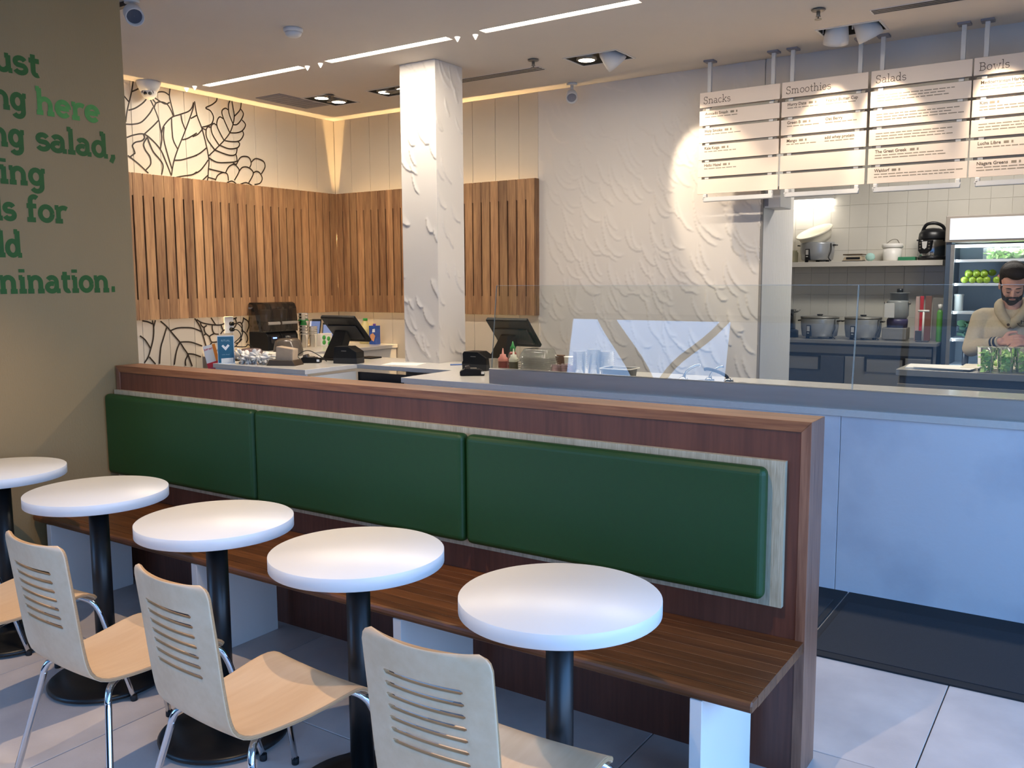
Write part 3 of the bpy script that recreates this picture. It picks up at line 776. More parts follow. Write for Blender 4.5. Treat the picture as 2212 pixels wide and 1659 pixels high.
# lights hidden behind the cladding
LEDC = (1.0, 0.66, 0.30)
area('cladding_strip', (-7.036, 5.68, 2.31), (pi, 0, 0), 0.010, 2.4, 34, LEDC)
area('cladding_strip', (-5.68, 7.086, 2.31), (pi, 0, 0), 2.3, 0.010, 34, LEDC)
area('cladding_strip', (-7.036, 5.68, 1.55), (0, 0, 0), 0.010, 2.4, 28, LEDC)
area('cladding_strip', (-5.68, 7.086, 1.55), (0, 0, 0), 2.3, 0.010, 28, LEDC)
MB().box(-7.048, -7.004, 6.93, 6.965, Z0, Z1-0.02).build('corner_light_stop', W_DARKB, r)
MB().box(-6.90, -6.865, 7.054, 7.098, Z0, Z1-0.02).build('corner_light_stop', W_DARKB, r)
point('corner_led', (-7.02, 7.07, 2.06), 9.0, LEDC, 0.012)
point('corner_led', (-7.02, 7.07, 1.62), 6, LEDC, 0.012)

# ------------------------------------------------------------------ ceiling fittings
M_STRIP = emis('strip_diffuser', (1.0, 0.90, 0.76), 9.0)
M_FIX = pm('white_fitting', '#d8d5d0', 0.45, var=0.01)
M_STEEL = pm('brushed_steel', '#bdb8b0', 0.45, metal=0.7, var=0.05, scale=30, stretch=(0.1, 1, 1))
M_ALU = pm('grey_aluminium', '#807a70', 0.4, metal=0.5)
M_GREYG = pm('grey_grille', '#8d8a8e', 0.6)
M_DK = pm('dark_plastic', '#15161a', 0.35, var=0.1, scale=20)
M_RECESS = pm('spot_box_inside', '#4b453b', 0.7)
M_LAMP = emis('lamp_disc', (1.0, 0.84, 0.60), 22.0)
SL = ['glowing ceiling light strip nearest the mural wall', 'glowing ceiling light strip directly in front of the column top',
      'glowing ceiling light strip right of the column', 'ceiling light strip mostly beyond the top of the photo']
for k, (a, b) in enumerate(STRIPS):
    t = thing('linear_light', ((a+b)/2, (SY0+SY1)/2, CEIL), SL[k], 'ceiling light', 'recessed light strips in one line')
    m = MB()
    n = 6
    pts = [(a+0.04, SY0+0.004), (b-0.04, SY0+0.004), (b-0.006, (SY0+SY1)/2-0.012), (b-0.006, (SY0+SY1)/2+0.012), (b-0.04, SY1-0.004), (a+0.04, SY1-0.004), (a+0.006, (SY0+SY1)/2+0.012), (a+0.006, (SY0+SY1)/2-0.012)]
    m.prism(pts, 'z', CEIL+0.002, CEIL+0.02).build('diffuser', M_STRIP, t)
    MB().box(a, b, SY0, SY1, CEIL+0.03, CEIL+0.04).build('housing', M_FIX, t)
WED = [(-6.907, 5.157), (-6.79, 5.154), (-5.441, 5.207), (-5.29, 5.202), (-3.943, 5.212), (-3.804, 5.237)]
WL = ['first small white ceiling wedge, beside the mural wall', 'small white ceiling wedge at the left tip of the first light strip',
      'small white ceiling wedge at the right tip of the first light strip', 'small white ceiling wedge at the left tip of the middle strip',
      'small white ceiling wedge at the right tip of the middle strip', 'small white ceiling wedge before the strip right of the column']
for k, (x, y) in enumerate(WED):
    MB().lathe([(0.003, CEIL-0.034), (0.020, CEIL-0.003), (0.020, CEIL)], c=(x, y, 0), n=12).build('ceiling_wedge', emis('wedge_light', (1, 0.95, 0.85), 1.0), label=WL[k], cat='ceiling fitting', group='small wedges between the light strips')
# recessed spot boxes
BL = ['recessed ceiling box with two lit spots beside the grey vent', 'recessed ceiling box partly hidden by the column', 'recessed ceiling box with one lit and one tilted spot', 'recessed ceiling box with two tilted spots above the menu']
def spotbox(k, q, lamps):
    x0, x1, y0, y1 = q
    t = thing('spot_box', ((x0+x1)/2, (y0+y1)/2, CEIL), BL[k], 'ceiling light', 'recessed spot boxes')
    m = MB()
    w = 0.014
    for a in ((x0-w, x1+w, y0-w, y0), (x0-w, x1+w, y1, y1+w), (x0-w, x0, y0, y1), (x1, x1+w, y0, y1)): m.box(*a, CEIL-0.004, CEIL)
    m.build('trim_ring', M_FIX, t)
    m = MB()
    for a in ((x0, x1, y0, y0+0.004), (x0, x1, y1-0.004, y1), (x0, x0+0.004, y0, y1), (x1-0.004, x1, y0, y1)): m.box(*a, CEIL, CEIL+0.12)
    m.box(x0, x1, y0, y1, CEIL+0.115, CEIL+0.12).build('liner', M_RECESS, t)
    for (px, py, tilt, lit) in lamps:
        if tilt is None:
            lp = MB().lathe([(0.075, CEIL+0.05), (0.082, CEIL+0.004), (0.066, CEIL-0.004), (0.064, CEIL+0.02)], c=(px, py, 0), n=24, cap=False).build('lamp', M_ALU, t)
            MB().lathe([(0.001, CEIL-0.002), (0.064, CEIL-0.002), (0.064, CEIL+0.02)], c=(px, py, 0), n=24).build('lens', M_LAMP, lp)
        else:
            d = Vector(tilt).normalized()
            m = MB(); m.M = Matrix.Translation((px, py, CEIL-0.005)) @ d.to_track_quat('Z', 'Y').to_matrix().to_4x4()
            m.lathe([(0.001, -0.10), (0.05, -0.10), (0.07, -0.06), (0.085, 0.04), (0.085, 0.075), (0.078, 0.075), (0.07, 0.03), (0.001, 0.02)], n=24)
            m.build('lamp', M_FIX, t)
            MB().tube([(px-0.095, py, CEIL+0.06), (px-0.095, py, CEIL)], 0.006, 6).build('bracket', M_FIX, t)
spotbox(0, SPOTS[0], [(-6.26, 6.16, None, 1), (-6.26, 6.38, None, 1)])
spotbox(1, SPOTS[1], [(-5.60, 6.31, None, 1), (-5.38, 6.31, None, 0)])
spotbox(2, SPOTS[2], [(-3.52, 6.32, None, 1), (-3.30, 6.32, (0.45, 0.55, -0.75), 0)])
spotbox(3, SPOTS[3], [(-1.70, 6.62, (-0.2, 0.45, -0.9), 0), (-1.50, 6.62, (0.35, 0.35, -0.9), 0)])
# vents
def vent(name, label, x0, x1, y0, y1):
    t = thing(name, ((x0+x1)/2, y0, CEIL), label, 'air vent', 'slot air vents in the ceiling')
    MB().box(x0, x1, y0, y1, CEIL-0.004, CEIL).build('frame', M_FIX, t)
    for k in range(3):
        y = y0+0.02+k*(y1-y0-0.04)/2
        MB().box(x0+0.01, x1-0.01, y-0.011, y+0.011, CEIL-0.006, CEIL-0.0035).build('slot', M_DK, t)
vent('slot_vent', 'slotted ceiling air vent right of the column top', -5.6, -3.93, 6.27, 6.39)
vent('slot_vent', 'slotted ceiling air vent at the top right above the menu', -1.40, 0.3, 6.22, 6.33)
t = thing('return_grille', (-6.6, 6.1, CEIL), 'grey rectangular ceiling grille beside the mural wall', 'air vent')
MB().box(-6.745, -6.42, 5.79, 6.42, CEIL-0.006, CEIL).build('frame', M_GREYG, t)
for k in range(9):
    MB().box(-6.73, -6.435, 5.82+0.066*k, 5.85+0.066*k, CEIL-0.009, CEIL-0.004).build('slat', M_GREYG, t)
# sprinklers
SPL = ['sprinkler head over the end of the slot vent near the column', 'sprinkler head at the top edge above the menu', 'sprinkler head between the two lit spots']
for k, (x, y) in enumerate([(-3.846, 6.057), (-1.661, 6.005), (-6.09, 6.09)]):
    t = thing('sprinkler', (x, y, CEIL), SPL[k], 'sprinkler', 'ceiling sprinklers')
    MB().lathe([(0.045, CEIL-0.008), (0.04, CEIL-0.014), (0.018, CEIL-0.018)], c=(x, y, 0), n=20).build('escutcheon', M_ALU, t)
    MB().lathe([(0.016, CEIL-0.05), (0.012, CEIL-0.04), (0.012, CEIL-0.012)], c=(x, y, 0), n=12).build('body', M_ALU, t)
    MB().lathe([(0.022, CEIL-0.068), (0.022, CEIL-0.064), (0.004, CEIL-0.062), (0.004, CEIL-0.05)], c=(x, y, 0), n=14).build('deflector', M_ALU, t)
# smoke detector
t = thing('smoke_detector', (-4.73, 4.406, CEIL), 'round white smoke detector on the ceiling above the counter', 'smoke detector')
MB().lathe([(0.066, CEIL), (0.066, CEIL-0.018), (0.06, CEIL-0.026)], c=(-4.73, 4.406, 0), n=28).build('base', M_FIX, t)
MB().lathe([(0.058, CEIL-0.026), (0.05, CEIL-0.045), (0.034, CEIL-0.055), (0.001, CEIL-0.057)], c=(-4.73, 4.406, 0), n=28).build('cover', M_FIX, t)
# dome camera on the mural wall
cx, cy, cz = -6.955, 4.812, 3.225
t = thing('security_camera', (cx, cy, CEIL), 'white turret security camera at the top of the mural wall', 'camera')
MB().lathe([(0.10, CEIL), (0.10, CEIL-0.015), (0.088, CEIL-0.05), (0.07, CEIL-0.085)], c=(cx, cy, 0), n=28).build('mount', M_FIX, t)
MB().ball((cx, cy, cz), 0.066, 20, 14).build('ball', M_FIX, t)
dv = Vector((0.62, -0.62, -0.35)).normalized(); rt = Vector((0.7, 0.7, 0)).normalized()
for s, mm in ((-1, M_DK), (1, pm('grey_lens', '#5c584f', 0.3))):
    m = MB(); m.M = Matrix.Translation(Vector((cx, cy, cz))+dv*0.062+rt*0.019*s) @ dv.to_track_quat('Z', 'Y').to_matrix().to_4x4()
    m.lathe([(0.015, -0.01), (0.015, 0.003), (0.001, 0.0045)], n=14).build('lens', mm, t)
m = MB(); pts = [Vector((cx, cy, cz))+dv*0.055+(rt*math.cos(a)+Vector((0, 0, 1))*math.sin(a))*0.045 for a in [pi*k/10 for k in range(11)]]
m.tube(pts, 0.003, 6).build('shade', M_DK, t)
# small white spot on the back wall and the track light by the partition
def aimed(name, label, top, body, d, r, L, mats, cat='spotlight'):
    t = thing(name, top, label, cat)
    MB().lathe([(0.045, top[2]), (0.045, top[2]-0.02)], c=(top[0], top[1], 0), n=18).build('mount', mats[0], t)
    MB().tube([top, body], 0.014, 8).build('arm', mats[0], t)
    d = Vector(d).normalized()
    m = MB(); m.M = Matrix.Translation(body) @ d.to_track_quat('Z', 'Y').to_matrix().to_4x4()
    m.lathe([(r*0.7, -L*0.5), (r, -L*0.2), (r, L*0.5), (r*0.86, L*0.5), (r*0.8, L*0.3)], n=22).build('head', mats[0], t)
    m = MB(); m.M = Matrix.Translation(body) @ d.to_track_quat('Z', 'Y').to_matrix().to_4x4()
    m.lathe([(0.001, L*0.32), (r*0.82, L*0.32)], n=22, cap=False).build('lens', mats[1], t)
    return t
aimed('ceiling_spotlight', 'small white adjustable spotlight at the back wall top', (-4.02, 6.96, CEIL), (-4.02, 6.95, CEIL-0.11), (0.5, -0.75, -0.55), 0.05, 0.12, (M_FIX, M_GREYG))
t = aimed('track_spotlight', 'white track spotlight at the top edge beside the lettered wall', (-5.06, 3.415, CEIL), (-5.03, 3.40, CEIL-0.09), (0.75, -0.35, -0.5), 0.055, 0.13, (M_FIX, pm('blue_grey_lens', '#4d5a68', 0.2)))
MB().box(-5.9, -5.10, 3.40, 3.435, CEIL-0.028, CEIL).build('track', M_DK, t)

# ------------------------------------------------------------------ service counter
M_QUARTZ = pm('white_quartz', '#d6d2cb', 0.16, var=0.02, scale=50)
M_CONC = pm('grey_concrete_panel', '#dcdee2', 0.5, var=0.05, scale=2.2, bump=0.08, bscale=40, c2='#c4c8d0', thr=(0.25, 0.5))
M_CAB = pm('white_cabinet', '#d9d6d0', 0.45, var=0.01)
CT, CB = 0.945, 0.910
ctr = thing('service_counter', (-3.5, 5.2, 0), 'long counter with white stone top and grey concrete front', 'counter')
PX0, PX1, PY0 = -4.823, -4.456, 5.598
top = [(-6.06, 4.655), (-4.99, 4.655), (-4.99, 5.21), (-4.02, 5.21), (-4.02, 4.624), (2.0, 4.624), (2.0, 5.80), (PX1, 5.80), (PX1, PY0), (PX0, PY0), (PX0, 5.80), (-6.2, 5.80), (-6.2, 7.09), (-7.04, 7.09), (-7.04, 5.30), (-6.06, 5.30)]
MB().prism(top, 'z', CB, CT).build('worktop', M_QUARTZ, ctr, bevel=0.002, seg=1)
for k, (a, b) in enumerate(((-3.985, -3.59), (-3.588, -2.348), (-2.346, -1.106), (-1.103, 0.137), (0.14, 1.38))):
    MB().box(a, b, 4.640, 4.660, 0.0, CB).build('front_panel', M_CONC, ctr, bevel=0.001, seg=1)
MB().box(-6.05, -5.0, 4.672, 4.69, 0.0, CB).build('front_panel', M_CONC, ctr)
MB().box(-5.018, -5.0, 4.69, 5.21, 0.0, CB-0.022).build('side_panel', M_CAB, ctr)
MB().box(-4.005, -3.985, 4.64, 5.21, 0.0, CB).build('side_panel', M_CAB, ctr)
MB().box(-6.05, -6.03, 4.69, 5.3, 0.0, CB).build('side_panel', M_CAB, ctr)
MB().box(-5.0, -4.0, 5.232, 5.25, 0.0, CB-0.03).build('gap_panel', M_DK, ctr, label='black panel in the counter gap')
MB().box(-4.995, -4.01, 5.0, 5.22, 0.80, 0.815).build('gap_shelf', M_DK, ctr)
MB().box(-6.24, -6.22, 5.82, 7.09, 0.0, CB).build('side_panel', M_CAB, ctr)
# steel upstand with the sneeze guard
up = MB().prism([(4.655, CT), (4.655, 1.038), (4.66, 1.043), (4.70, 1.043), (4.70, CT)], 'x', -3.30, 1.9).build('steel_upstand', M_STEEL, label='brushed steel upstand along the counter front', cat='upstand')
M_GLASS = glassy('clear_glass', '#fafcfb', 0.0, 0.004)
M_GEDGE = pm('glass_edge', '#cfd6cf', 0.2)
def guard(x0, x1, label):
    yb, yt, zb, zt = 4.676, 4.738, 1.043, 1.569
    t = thing('sneeze_guard', ((x0+x1)/2, yb, zb), label, 'glass screen', 'glass screens on the counter')
    w = 0.008
    MB().prism([(yb, zb), (yt, zt), (yt+w, zt), (yb+w, zb)], 'x', x0, x1).build('pane', M_GLASS, t)
    e = 0.0016
    MB().prism([(yt, zt), (yt+w, zt), (yt+w, zt+e), (yt, zt+e)], 'x', x0, x1).build('top_edge', M_GEDGE, t)
    for xa in (x0-e, x1):
        MB().prism([(yb, zb), (yt, zt), (yt+w, zt), (yb+w, zb)], 'x', xa, xa+e).build('side_edge', M_GEDGE, t)
guard(-3.295, -1.068, 'clear glass sneeze guard in front of the plastic containers')
guard(-1.062, 1.2, 'clear glass sneeze guard in front of the person')

# ------------------------------------------------------------------ menu boards
M_MENU = pm('cream_menu_card', '#ecd9c6', 0.4, var=0.01)
M_MTXT = pm('menu_print', '#5b4a36', 0.7)
M_MTXT2 = pm('menu_print_grey', '#8f826f', 0.7)
M_MYEL = pm('yellow_menu_strip', '#e6d27a', 0.5)
M_POST = pm('white_post', '#d9d6cf', 0.45, var=0.01)
FONTC = {}
def bfont(txt, size, F, bold=0.0):
    """builtin sans text as a flat mesh mapped by F(a, b)"""
    cu = bpy.data.curves.new('tmp', 'FONT'); cu.body = txt; cu.size = size; cu.resolution_u = 2; cu.offset = bold
    ob = bpy.data.objects.new('tmp', cu); COL.objects.link(ob)
    dg = bpy.context.evaluated_depsgraph_get()
    me = bpy.data.meshes.new_from_object(ob.evaluated_get(dg))
    vs = [F(v.co.x, v.co.y) for v in me.vertices]; fs = [tuple(p.vertices) for p in me.polygons]
    wd = max([v.co.x for v in me.vertices], default=0)
    bpy.data.objects.remove(ob); bpy.data.meshes.remove(me); bpy.data.curves.remove(cu)
    return vs, fs, wd
MY = 6.86
boards_ = [(-2.797, -2.162, 'Snacks', 'menu board headed Snacks', [('Avocado Smash', 2), ('Holy Smoke', 2), ('Kale Kaiga', 2), ('Hello Hazel', 2), ('', 0)]),
           (-2.147, -1.532, 'Smoothies', 'menu board headed Smoothies', [('Hurry Date', 2, 'Peanut Butter Cup'), ('Green B', 2, 'Oat Berry'), ('Mango', 2, 'add whey protein'), ('', 0), ('', 0)]),
           (-1.512, -0.868, 'Salads', 'menu board headed with a word ending in ds', [('', 3), ('', 3), ('', 3), ('The Great Greek', 3), ('Waldorf', 3)]),
           (-0.858, -0.215, 'Bowls', 'menu board headed Bowls, cut by the photo edge', [('Mediterranean Harvest', 3), ('Kim', 3), ('', 3), ('Lucha Libre', 2), ('Niagara Greens', 3)])]
rs = random.Random(5)
for bi, (x0, x1, head, lab, rows) in enumerate(boards_):
    t = thing('menu_board', ((x0+x1)/2, MY, CEIL), lab, 'menu board', 'menu boards hung in a row')
    FM = lambda a, b, o=0.0: (a, MY-0.0006-o, b)
    for px in (x0+0.065, x1-0.065):
        MB().box(px-0.014, px+0.014, MY+0.025, MY+0.053, 2.29, CEIL-0.012).build('post', M_POST, t)
        MB().box(px-0.04, px+0.04, MY-0.005, MY+0.08, CEIL-0.014, CEIL).build('mounting_plate', M_GREYG, t)
    hp = MB().box(x0, x1, MY, MY+0.012, 2.948, 3.062).build('header_panel', M_MENU, t, bevel=0.001, seg=1)
    mb = MB(); pos = x0+0.03
    for ch in head:
        letter(mb, ch, pos, 2.975, 0.036, 1.0, 0.0042, FM); pos += GL[ch][0]*0.036
    mb.build('heading', M_MTXT, hp)
    for k, row in enumerate(rows):
        zt = 2.921-0.1325*k; zb = zt-0.113
        rp_ = MB().box(x0-0.002*k*(bi == 0), x1, MY, MY+0.012, zb, zt).build('item_panel', M_MENU, t, bevel=0.001, seg=1)
        MB().box(x0+0.02, x1-0.02, MY+0.014, MY+0.024, zt+0.002, zt+0.020).build('rail', M_ALU, t)
        for px in (x0+0.065, x1-0.065):
            MB().box(px-0.016, px+0.016, MY+0.006, MY+0.026, zt+0.003, zt+0.017).build('clip', M_POST, t)
        mt = MB(); mg = MB()
        if row[0]:
            vs, fs, wd = bfont(row[0], 0.031, lambda a, b: FM(x0+0.045+a*0.95, zt-0.034+b), 0.0006)
            mt.add(vs, fs)
            xx = x0+0.055+wd
            for q in (0.03, 0.012): mg.add([FM(xx, zt-0.033), FM(xx+q, zt-0.033), FM(xx+q, zt-0.017), FM(xx, zt-0.017)], [(0, 1, 2, 3)]); xx += q+0.014
        if len(row) > 2:
            vs, fs, wd = bfont(row[2], 0.031, lambda a, b: FM(x0+0.325+a*0.95, zt-0.034+b), 0.0006); mt.add(vs, fs)
        for ln in range(row[1]):
            if ln == 0 and row[0]: continue
            z = zt-0.034-0.019*ln
            starts = [x0+0.045] + ([x0+0.325] if len(row) > 2 else [])
            for sx0 in starts:
                xx = sx0
                lim = sx0+ (0.20 if len(row) > 2 else (0.26 if bi == 0 else rs.uniform(0.42, 0.54)))
                while xx < lim:
                    w = rs.uniform(0.02, 0.055)
                    mg.add([FM(xx, z), FM(xx+w, z), FM(xx+w, z+0.0062), FM(xx, z+0.0062)], [(0, 1, 2, 3)]); xx += w+0.007
        if mt.f: mt.build('lettering', M_MTXT, rp_)
        if mg.f: mg.build('small_print', M_MTXT2, rp_)
    lb = MB(); lb.box(x0+0.04, x1-0.04, MY-0.005, MY+0.03, 2.215, 2.245)
    lb.box(x0+0.04, x0+0.07, MY-0.005, MY+0.03, 2.245, 2.277); lb.box(x1-0.07, x1-0.04, MY-0.005, MY+0.03, 2.245, 2.277)
    lb.build('light_bar', M_FIX, t, bevel=0.006, seg=2)
# emergency light box on the passage corner
t = thing('wall_unit', (-2.26, 7.3, 2.2), 'white box fixed at the top of the kitchen passage wall', 'box')
MB().box(-2.351, -2.22, 7.13, 7.42, 2.165, 2.33).build('body', M_FIX, t, bevel=0.006)
MB().box(-2.343, -2.315, 7.126, 7.131, 2.18, 2.28).build('grille', M_GREYG, t)

# ------------------------------------------------------------------ light given by the ceiling spots and strips
spot('spot_beam', (-6.26, 6.16, CEIL-0.01), (-6.26, 6.16, 0), 24, WARM, 95, 0.5, 0.06)
spot('spot_beam', (-6.26, 6.38, CEIL-0.01), (-6.26, 6.38, 0), 24, WARM, 95, 0.5, 0.06)
spot('spot_beam', (-5.60, 6.31, CEIL-0.01), (-5.60, 6.31, 0), 24, WARM, 95, 0.5, 0.06)
spot('spot_beam', (-3.52, 6.32, CEIL-0.01), (-3.52, 6.32, 0), 24, WARM, 95, 0.5, 0.06)
spot('spot_beam', (-3.27, 6.36, CEIL-0.07), (-2.72, 7.00, 2.42), 95, WARM2, 47, 0.35, 0.03)
spot('spot_beam', (-1.72, 6.64, CEIL-0.09), (-1.86, 6.87, 2.46), 66, WARM2, 54, 0.6, 0.03)
spot('spot_beam', (-1.48, 6.63, CEIL-0.09), (-1.33, 6.87, 2.48), 66, WARM2, 54, 0.6, 0.03)
spot('spot_beam', (-0.80, 6.60, CEIL-0.09), (-0.60, 6.87, 2.48), 66, WARM2, 54, 0.6, 0.03)
# seating-side spots above the camera
for x, y, p_ in ((-3.12, 1.42, 165), (-1.25, 1.30, 120)):
    spot('spot_beam', (x, y, CEIL-0.02), (x, y+0.05, 0), p_, WARM, 84, 0.4, 0.018)
for a, b in STRIPS:
    area('strip_light', ((a+b)/2, (SY0+SY1)/2, CEIL-0.003), (0, 0, 0), b-a-0.05, 0.06, 28, (1.0, 0.88, 0.72))

# ------------------------------------------------------------------ things on the counter
M_SMOKE = glassy('smoked_plastic', '#c6c0b8', 0.05, 0.05)
M_SMOKE2 = glassy('smoked_plastic_lid', '#c9bfb4', 0.1, 0.28)
M_CLEAR = glassy('clear_plastic', '#fdfdfc', 0.06, 0.12)
M_CLEAR2 = glassy('milky_plastic', '#efe9e0', 0.15, 0.45)
M_LILAC = glassy('lilac_tinted_plastic', '#ead9de', 0.1, 0.22)
M_CUPG = glassy('green_plastic_band', '#1f9a42', 0.15, 0.75)
M_CUPB = glassy('clear_cup_plastic', '#f6f4ef', 0.12, 0.3)
M_WPLA = pm('white_plastic', '#ece8e0', 0.35, var=0.02)
M_SCREENB = emis('blue_grey_screen', '#5a6f9f', 0.5)
M_BLUEL = emis('blue_display', '#7f9dff', 2.2)
M_TEAL = pm('teal_card', '#135a78', 0.4, var=0.03)
M_PAPER = pm('white_paper', '#eeebe4', 0.7, var=0.02)
M_ORANGE = pm('orange_card', '#e88a2a', 0.5)
M_REDC = pm('red_card', '#d8353f', 0.5)
M_LIME = pm('lime_card', '#8fb32e', 0.5)
M_BROWNT = pm('dark_brown_tray', '#4a3d30', 0.4)
M_NAP = pm('kraft_napkin', '#b49f86', 0.8, var=0.06, scale=20)
M_POS = pm('black_terminal_plastic', '#0e0f11', 0.5, var=0.08, scale=40, spec=0.25)
M_TXTL = pm('pale_print', '#9fb7c2', 0.6)
M_WCARD = pm('white_print', '#f2f2f0', 0.5)
M_INK = pm('dark_print', '#3a3a3c', 0.6)
Z = CT
def flat_text(txt, size, F, mat, name, parent, bold=0.0):
    vs, fs, wd = bfont(txt, size, F, bold)
    return MB().add(vs, fs).build(name, mat, parent)

# blenders in sound enclosures on the back counter, facing the room
def blender(y0, y1, label, lit):
    t = thing('enclosed_blender', (-6.82, (y0+y1)/2, Z), label, 'blender', 'enclosed blenders')
    MB().prism([(-6.955, Z), (-6.685, Z), (-6.690, 1.085), (-6.715, 1.122), (-6.955, 1.122)], 'y', y0, y1).build('motor_base', M_POS, t, bevel=0.006)
    MB().prism([(-6.6848, 1.015), (-6.6882, 1.085), (-6.684, 1.085), (-6.679, 1.015)], 'y', y0+0.035, y1-0.035).build('control_panel', pm('black_gloss', '#202226', 0.2), t)
    MB().box(-6.683, -6.678, y0+0.06, y0+0.105, 1.058, 1.072).build('display', M_BLUEL if lit else M_ALU, t)
    arc_ = [(-6.945, 1.395), (-6.90, 1.385), (-6.865, 1.33), (-6.845, 1.25), (-6.82, 1.18), (-6.80, 1.123)]
    for y in (y0+0.006, y1-0.006):
        pts = smooth_path([(a, b, 0) for a, b in arc_], 4)
        poly = [(p.x, p.y) for p in pts]+[(p.x+0.035+0.02*k/len(pts), p.y+0.006) for k, p in enumerate(reversed(pts))]
        MB().prism(poly, 'y', y-0.005, y+0.005).build('side_arm', M_POS, t)
        MB().lathe([(0.001, -0.006), (0.018, -0.006), (0.018, 0.006), (0.001, 0.006)], c=(-6.885, y, 1.335), n=18, ax='y').build('hinge_cap', M_ALU, t)
    # shell: open below
    pr = [(-6.95, 1.122), (-6.95, 1.385), (-6.93, 1.405), (-6.755, 1.405), (-6.725, 1.392), (-6.705, 1.35), (-6.692, 1.25), (-6.69, 1.122)]
    m = MB()
    for a, b in zip(pr[:-1], pr[1:]):
        m.add([(a[0], y0, a[1]), (b[0], y0, b[1]), (b[0], y1, b[1]), (a[0], y1, a[1])], [(0, 1, 2, 3)])
    for y in (y0, y1): m.add([(a, y, b) for a, b in pr], [tuple(range(len(pr)))])
    m.build('hood', M_SMOKE, t)
    MB().prism([(-6.69, 1.19), (-6.672, 1.193), (-6.672, 1.212), (-6.69, 1.222)], 'y', y0+0.01, y1-0.01).build('handle', M_CLEAR2, t, bevel=0.004)
    MB().lathe([(0.045, 1.124), (0.05, 1.14), (0.065, 1.33), (0.06, 1.34)], c=(-6.81, (y0+y1)/2, 0), n=16).build('jar', M_SMOKE2, t)
blender(5.778, 5.944, 'black enclosed blender with a lit blue display, beside the mural', True)
blender(5.952, 6.165, 'black enclosed blender next to the cup stacks', False)
# wall socket with two plugs
t = thing('wall_socket', (-7.045, 5.62, 1.2), 'white wall socket with two black plugs on the mural wall', 'socket')
MB().box(-7.049, -7.035, 5.56, 5.665, 1.115, 1.275).build('plate', M_WPLA, t, bevel=0.003)
for z in (1.205, 1.15): MB().lathe([(0.02, -7.035), (0.018, -7.0)], c=(0, 5.63, z), n=12, ax='x').build('plug', M_POS, t)
cab = MB()
cab.tube(smooth_path([(-7.0, 5.63, 1.205), (-6.96, 5.66, 1.20), (-6.95, 5.70, 1.14), (-6.97, 5.69, 1.06), (-6.95, 5.62, 1.0), (-6.85, 5.5, 0.975), (-6.4, 5.2, 0.952), (-6.1, 4.95, 0.951)], 6), 0.005, 6)
cab.tube(smooth_path([(-7.0, 5.63, 1.15), (-6.97, 5.66, 1.14), (-6.96, 5.68, 1.08), (-6.98, 5.60, 1.0), (-6.88, 5.66, 0.985), (-6.93, 5.74, 1.0), (-6.9, 5.77, 0.975)], 6), 0.005, 6)
cab.tube(smooth_path([(-6.9, 5.77, 0.96), (-6.75, 5.6, 0.955), (-6.5, 5.35, 0.953), (-6.25, 5.1, 0.953)], 6), 0.005, 6)
tag(cab.build('power_cord', M_POS), 'tangled black power cords hanging from the wall socket', 'cord')

# teal card stand
t = thing('card_stand', (-5.97, 4.72, Z), 'teal standing card with a white check mark at the counter corner', 'sign')
t.rotation_euler.z = math.atan2(0.103, 0.072)
M_CS = lambda a, b: (a, -0.0052, b)
MB().box(-0.066, 0.066, -0.003, 0.003, 0, 0.226).build('acrylic_frame', pm('acrylic_white', '#dfe6ea', 0.15), t, local=True)
MB().box(-0.062, 0.060, -0.0046, -0.003, 0.004, 0.218).build('card', M_TEAL, t, local=True)
MB().box(-0.066, 0.066, -0.05, 0.05, 0.0, 0.003).build('foot', pm('acrylic_white', '#dfe6ea', 0.15), t, local=True)
m = MB(); m.add([M_CS(*q) for q in ((-0.034, 0.141), (-0.022, 0.152), (-0.003, 0.133), (0.016, 0.155), (0.029, 0.143), (-0.003, 0.104))], [(0, 1, 2, 5), (2, 3, 4, 5)])
m.build('check_mark', M_WCARD, t, local=True)
vs, fs, wd = bfont('RITUAL', 0.021, lambda a, b: M_CS(a-0.036, b+0.178)); MB().add(vs, fs).build('lettering', M_TXTL, t, local=True)
vs, fs, wd = bfont('order ahead', 0.012, lambda a, b: M_CS(a-0.034, b+0.068)); MB().add(vs, fs).build('lettering', M_TXTL, t, local=True)
m = MB(); m.add([M_CS(*q) for q in ((-0.04, 0.004), (0.055, 0.004), (0.055, 0.044), (-0.04, 0.04))], [(0, 1, 2, 3)]); m.build('white_slip', M_PAPER, t, local=True)
# tilted leaflet in a holder on the counter end
t = thing('leaflet', (-6.10, 4.70, 0.91), 'white, orange and red leaflet leaning left of the teal card', 'leaflet')
t.rotation_euler = (math.radians(-8), math.radians(-14), math.radians(38))
MB().box(-0.052, 0.052, -0.002, 0.002, -0.03, 0.185).build('sheet', M_PAPER, t, local=True)
m = MB(); Fz = lambda a, b: (a, -0.0028, b)
m.add([Fz(0.026, 0.0), Fz(0.052, 0.02), Fz(0.052, 0.185), Fz(0.026, 0.185)], [(0, 1, 2, 3)]); m.build('orange_band', M_ORANGE, t, local=True)
m = MB(); m.add([(-0.052, -0.003, -0.03), (0.03, -0.003, -0.03), (0.052, -0.003, 0.03), (0.052, -0.003, 0.045), (-0.052, -0.003, 0.04)], [(0, 1, 2, 3, 4)]); m.build('red_band', M_REDC, t, local=True)
m = MB(); m.add([(0.03, -0.0034, -0.03), (0.075, -0.0034, -0.03), (0.066, -0.0034, 0.045), (0.05, -0.0034, 0.05)], [(0, 1, 2, 3)]); m.build('green_flap', M_LIME, t, local=True)
vs, fs, wd = bfont('JUST EAT', 0.017, lambda a, b: Fz(a-0.045, b+0.148), 0.0006); MB().add(vs, fs).build('lettering', M_REDC, t, local=True)
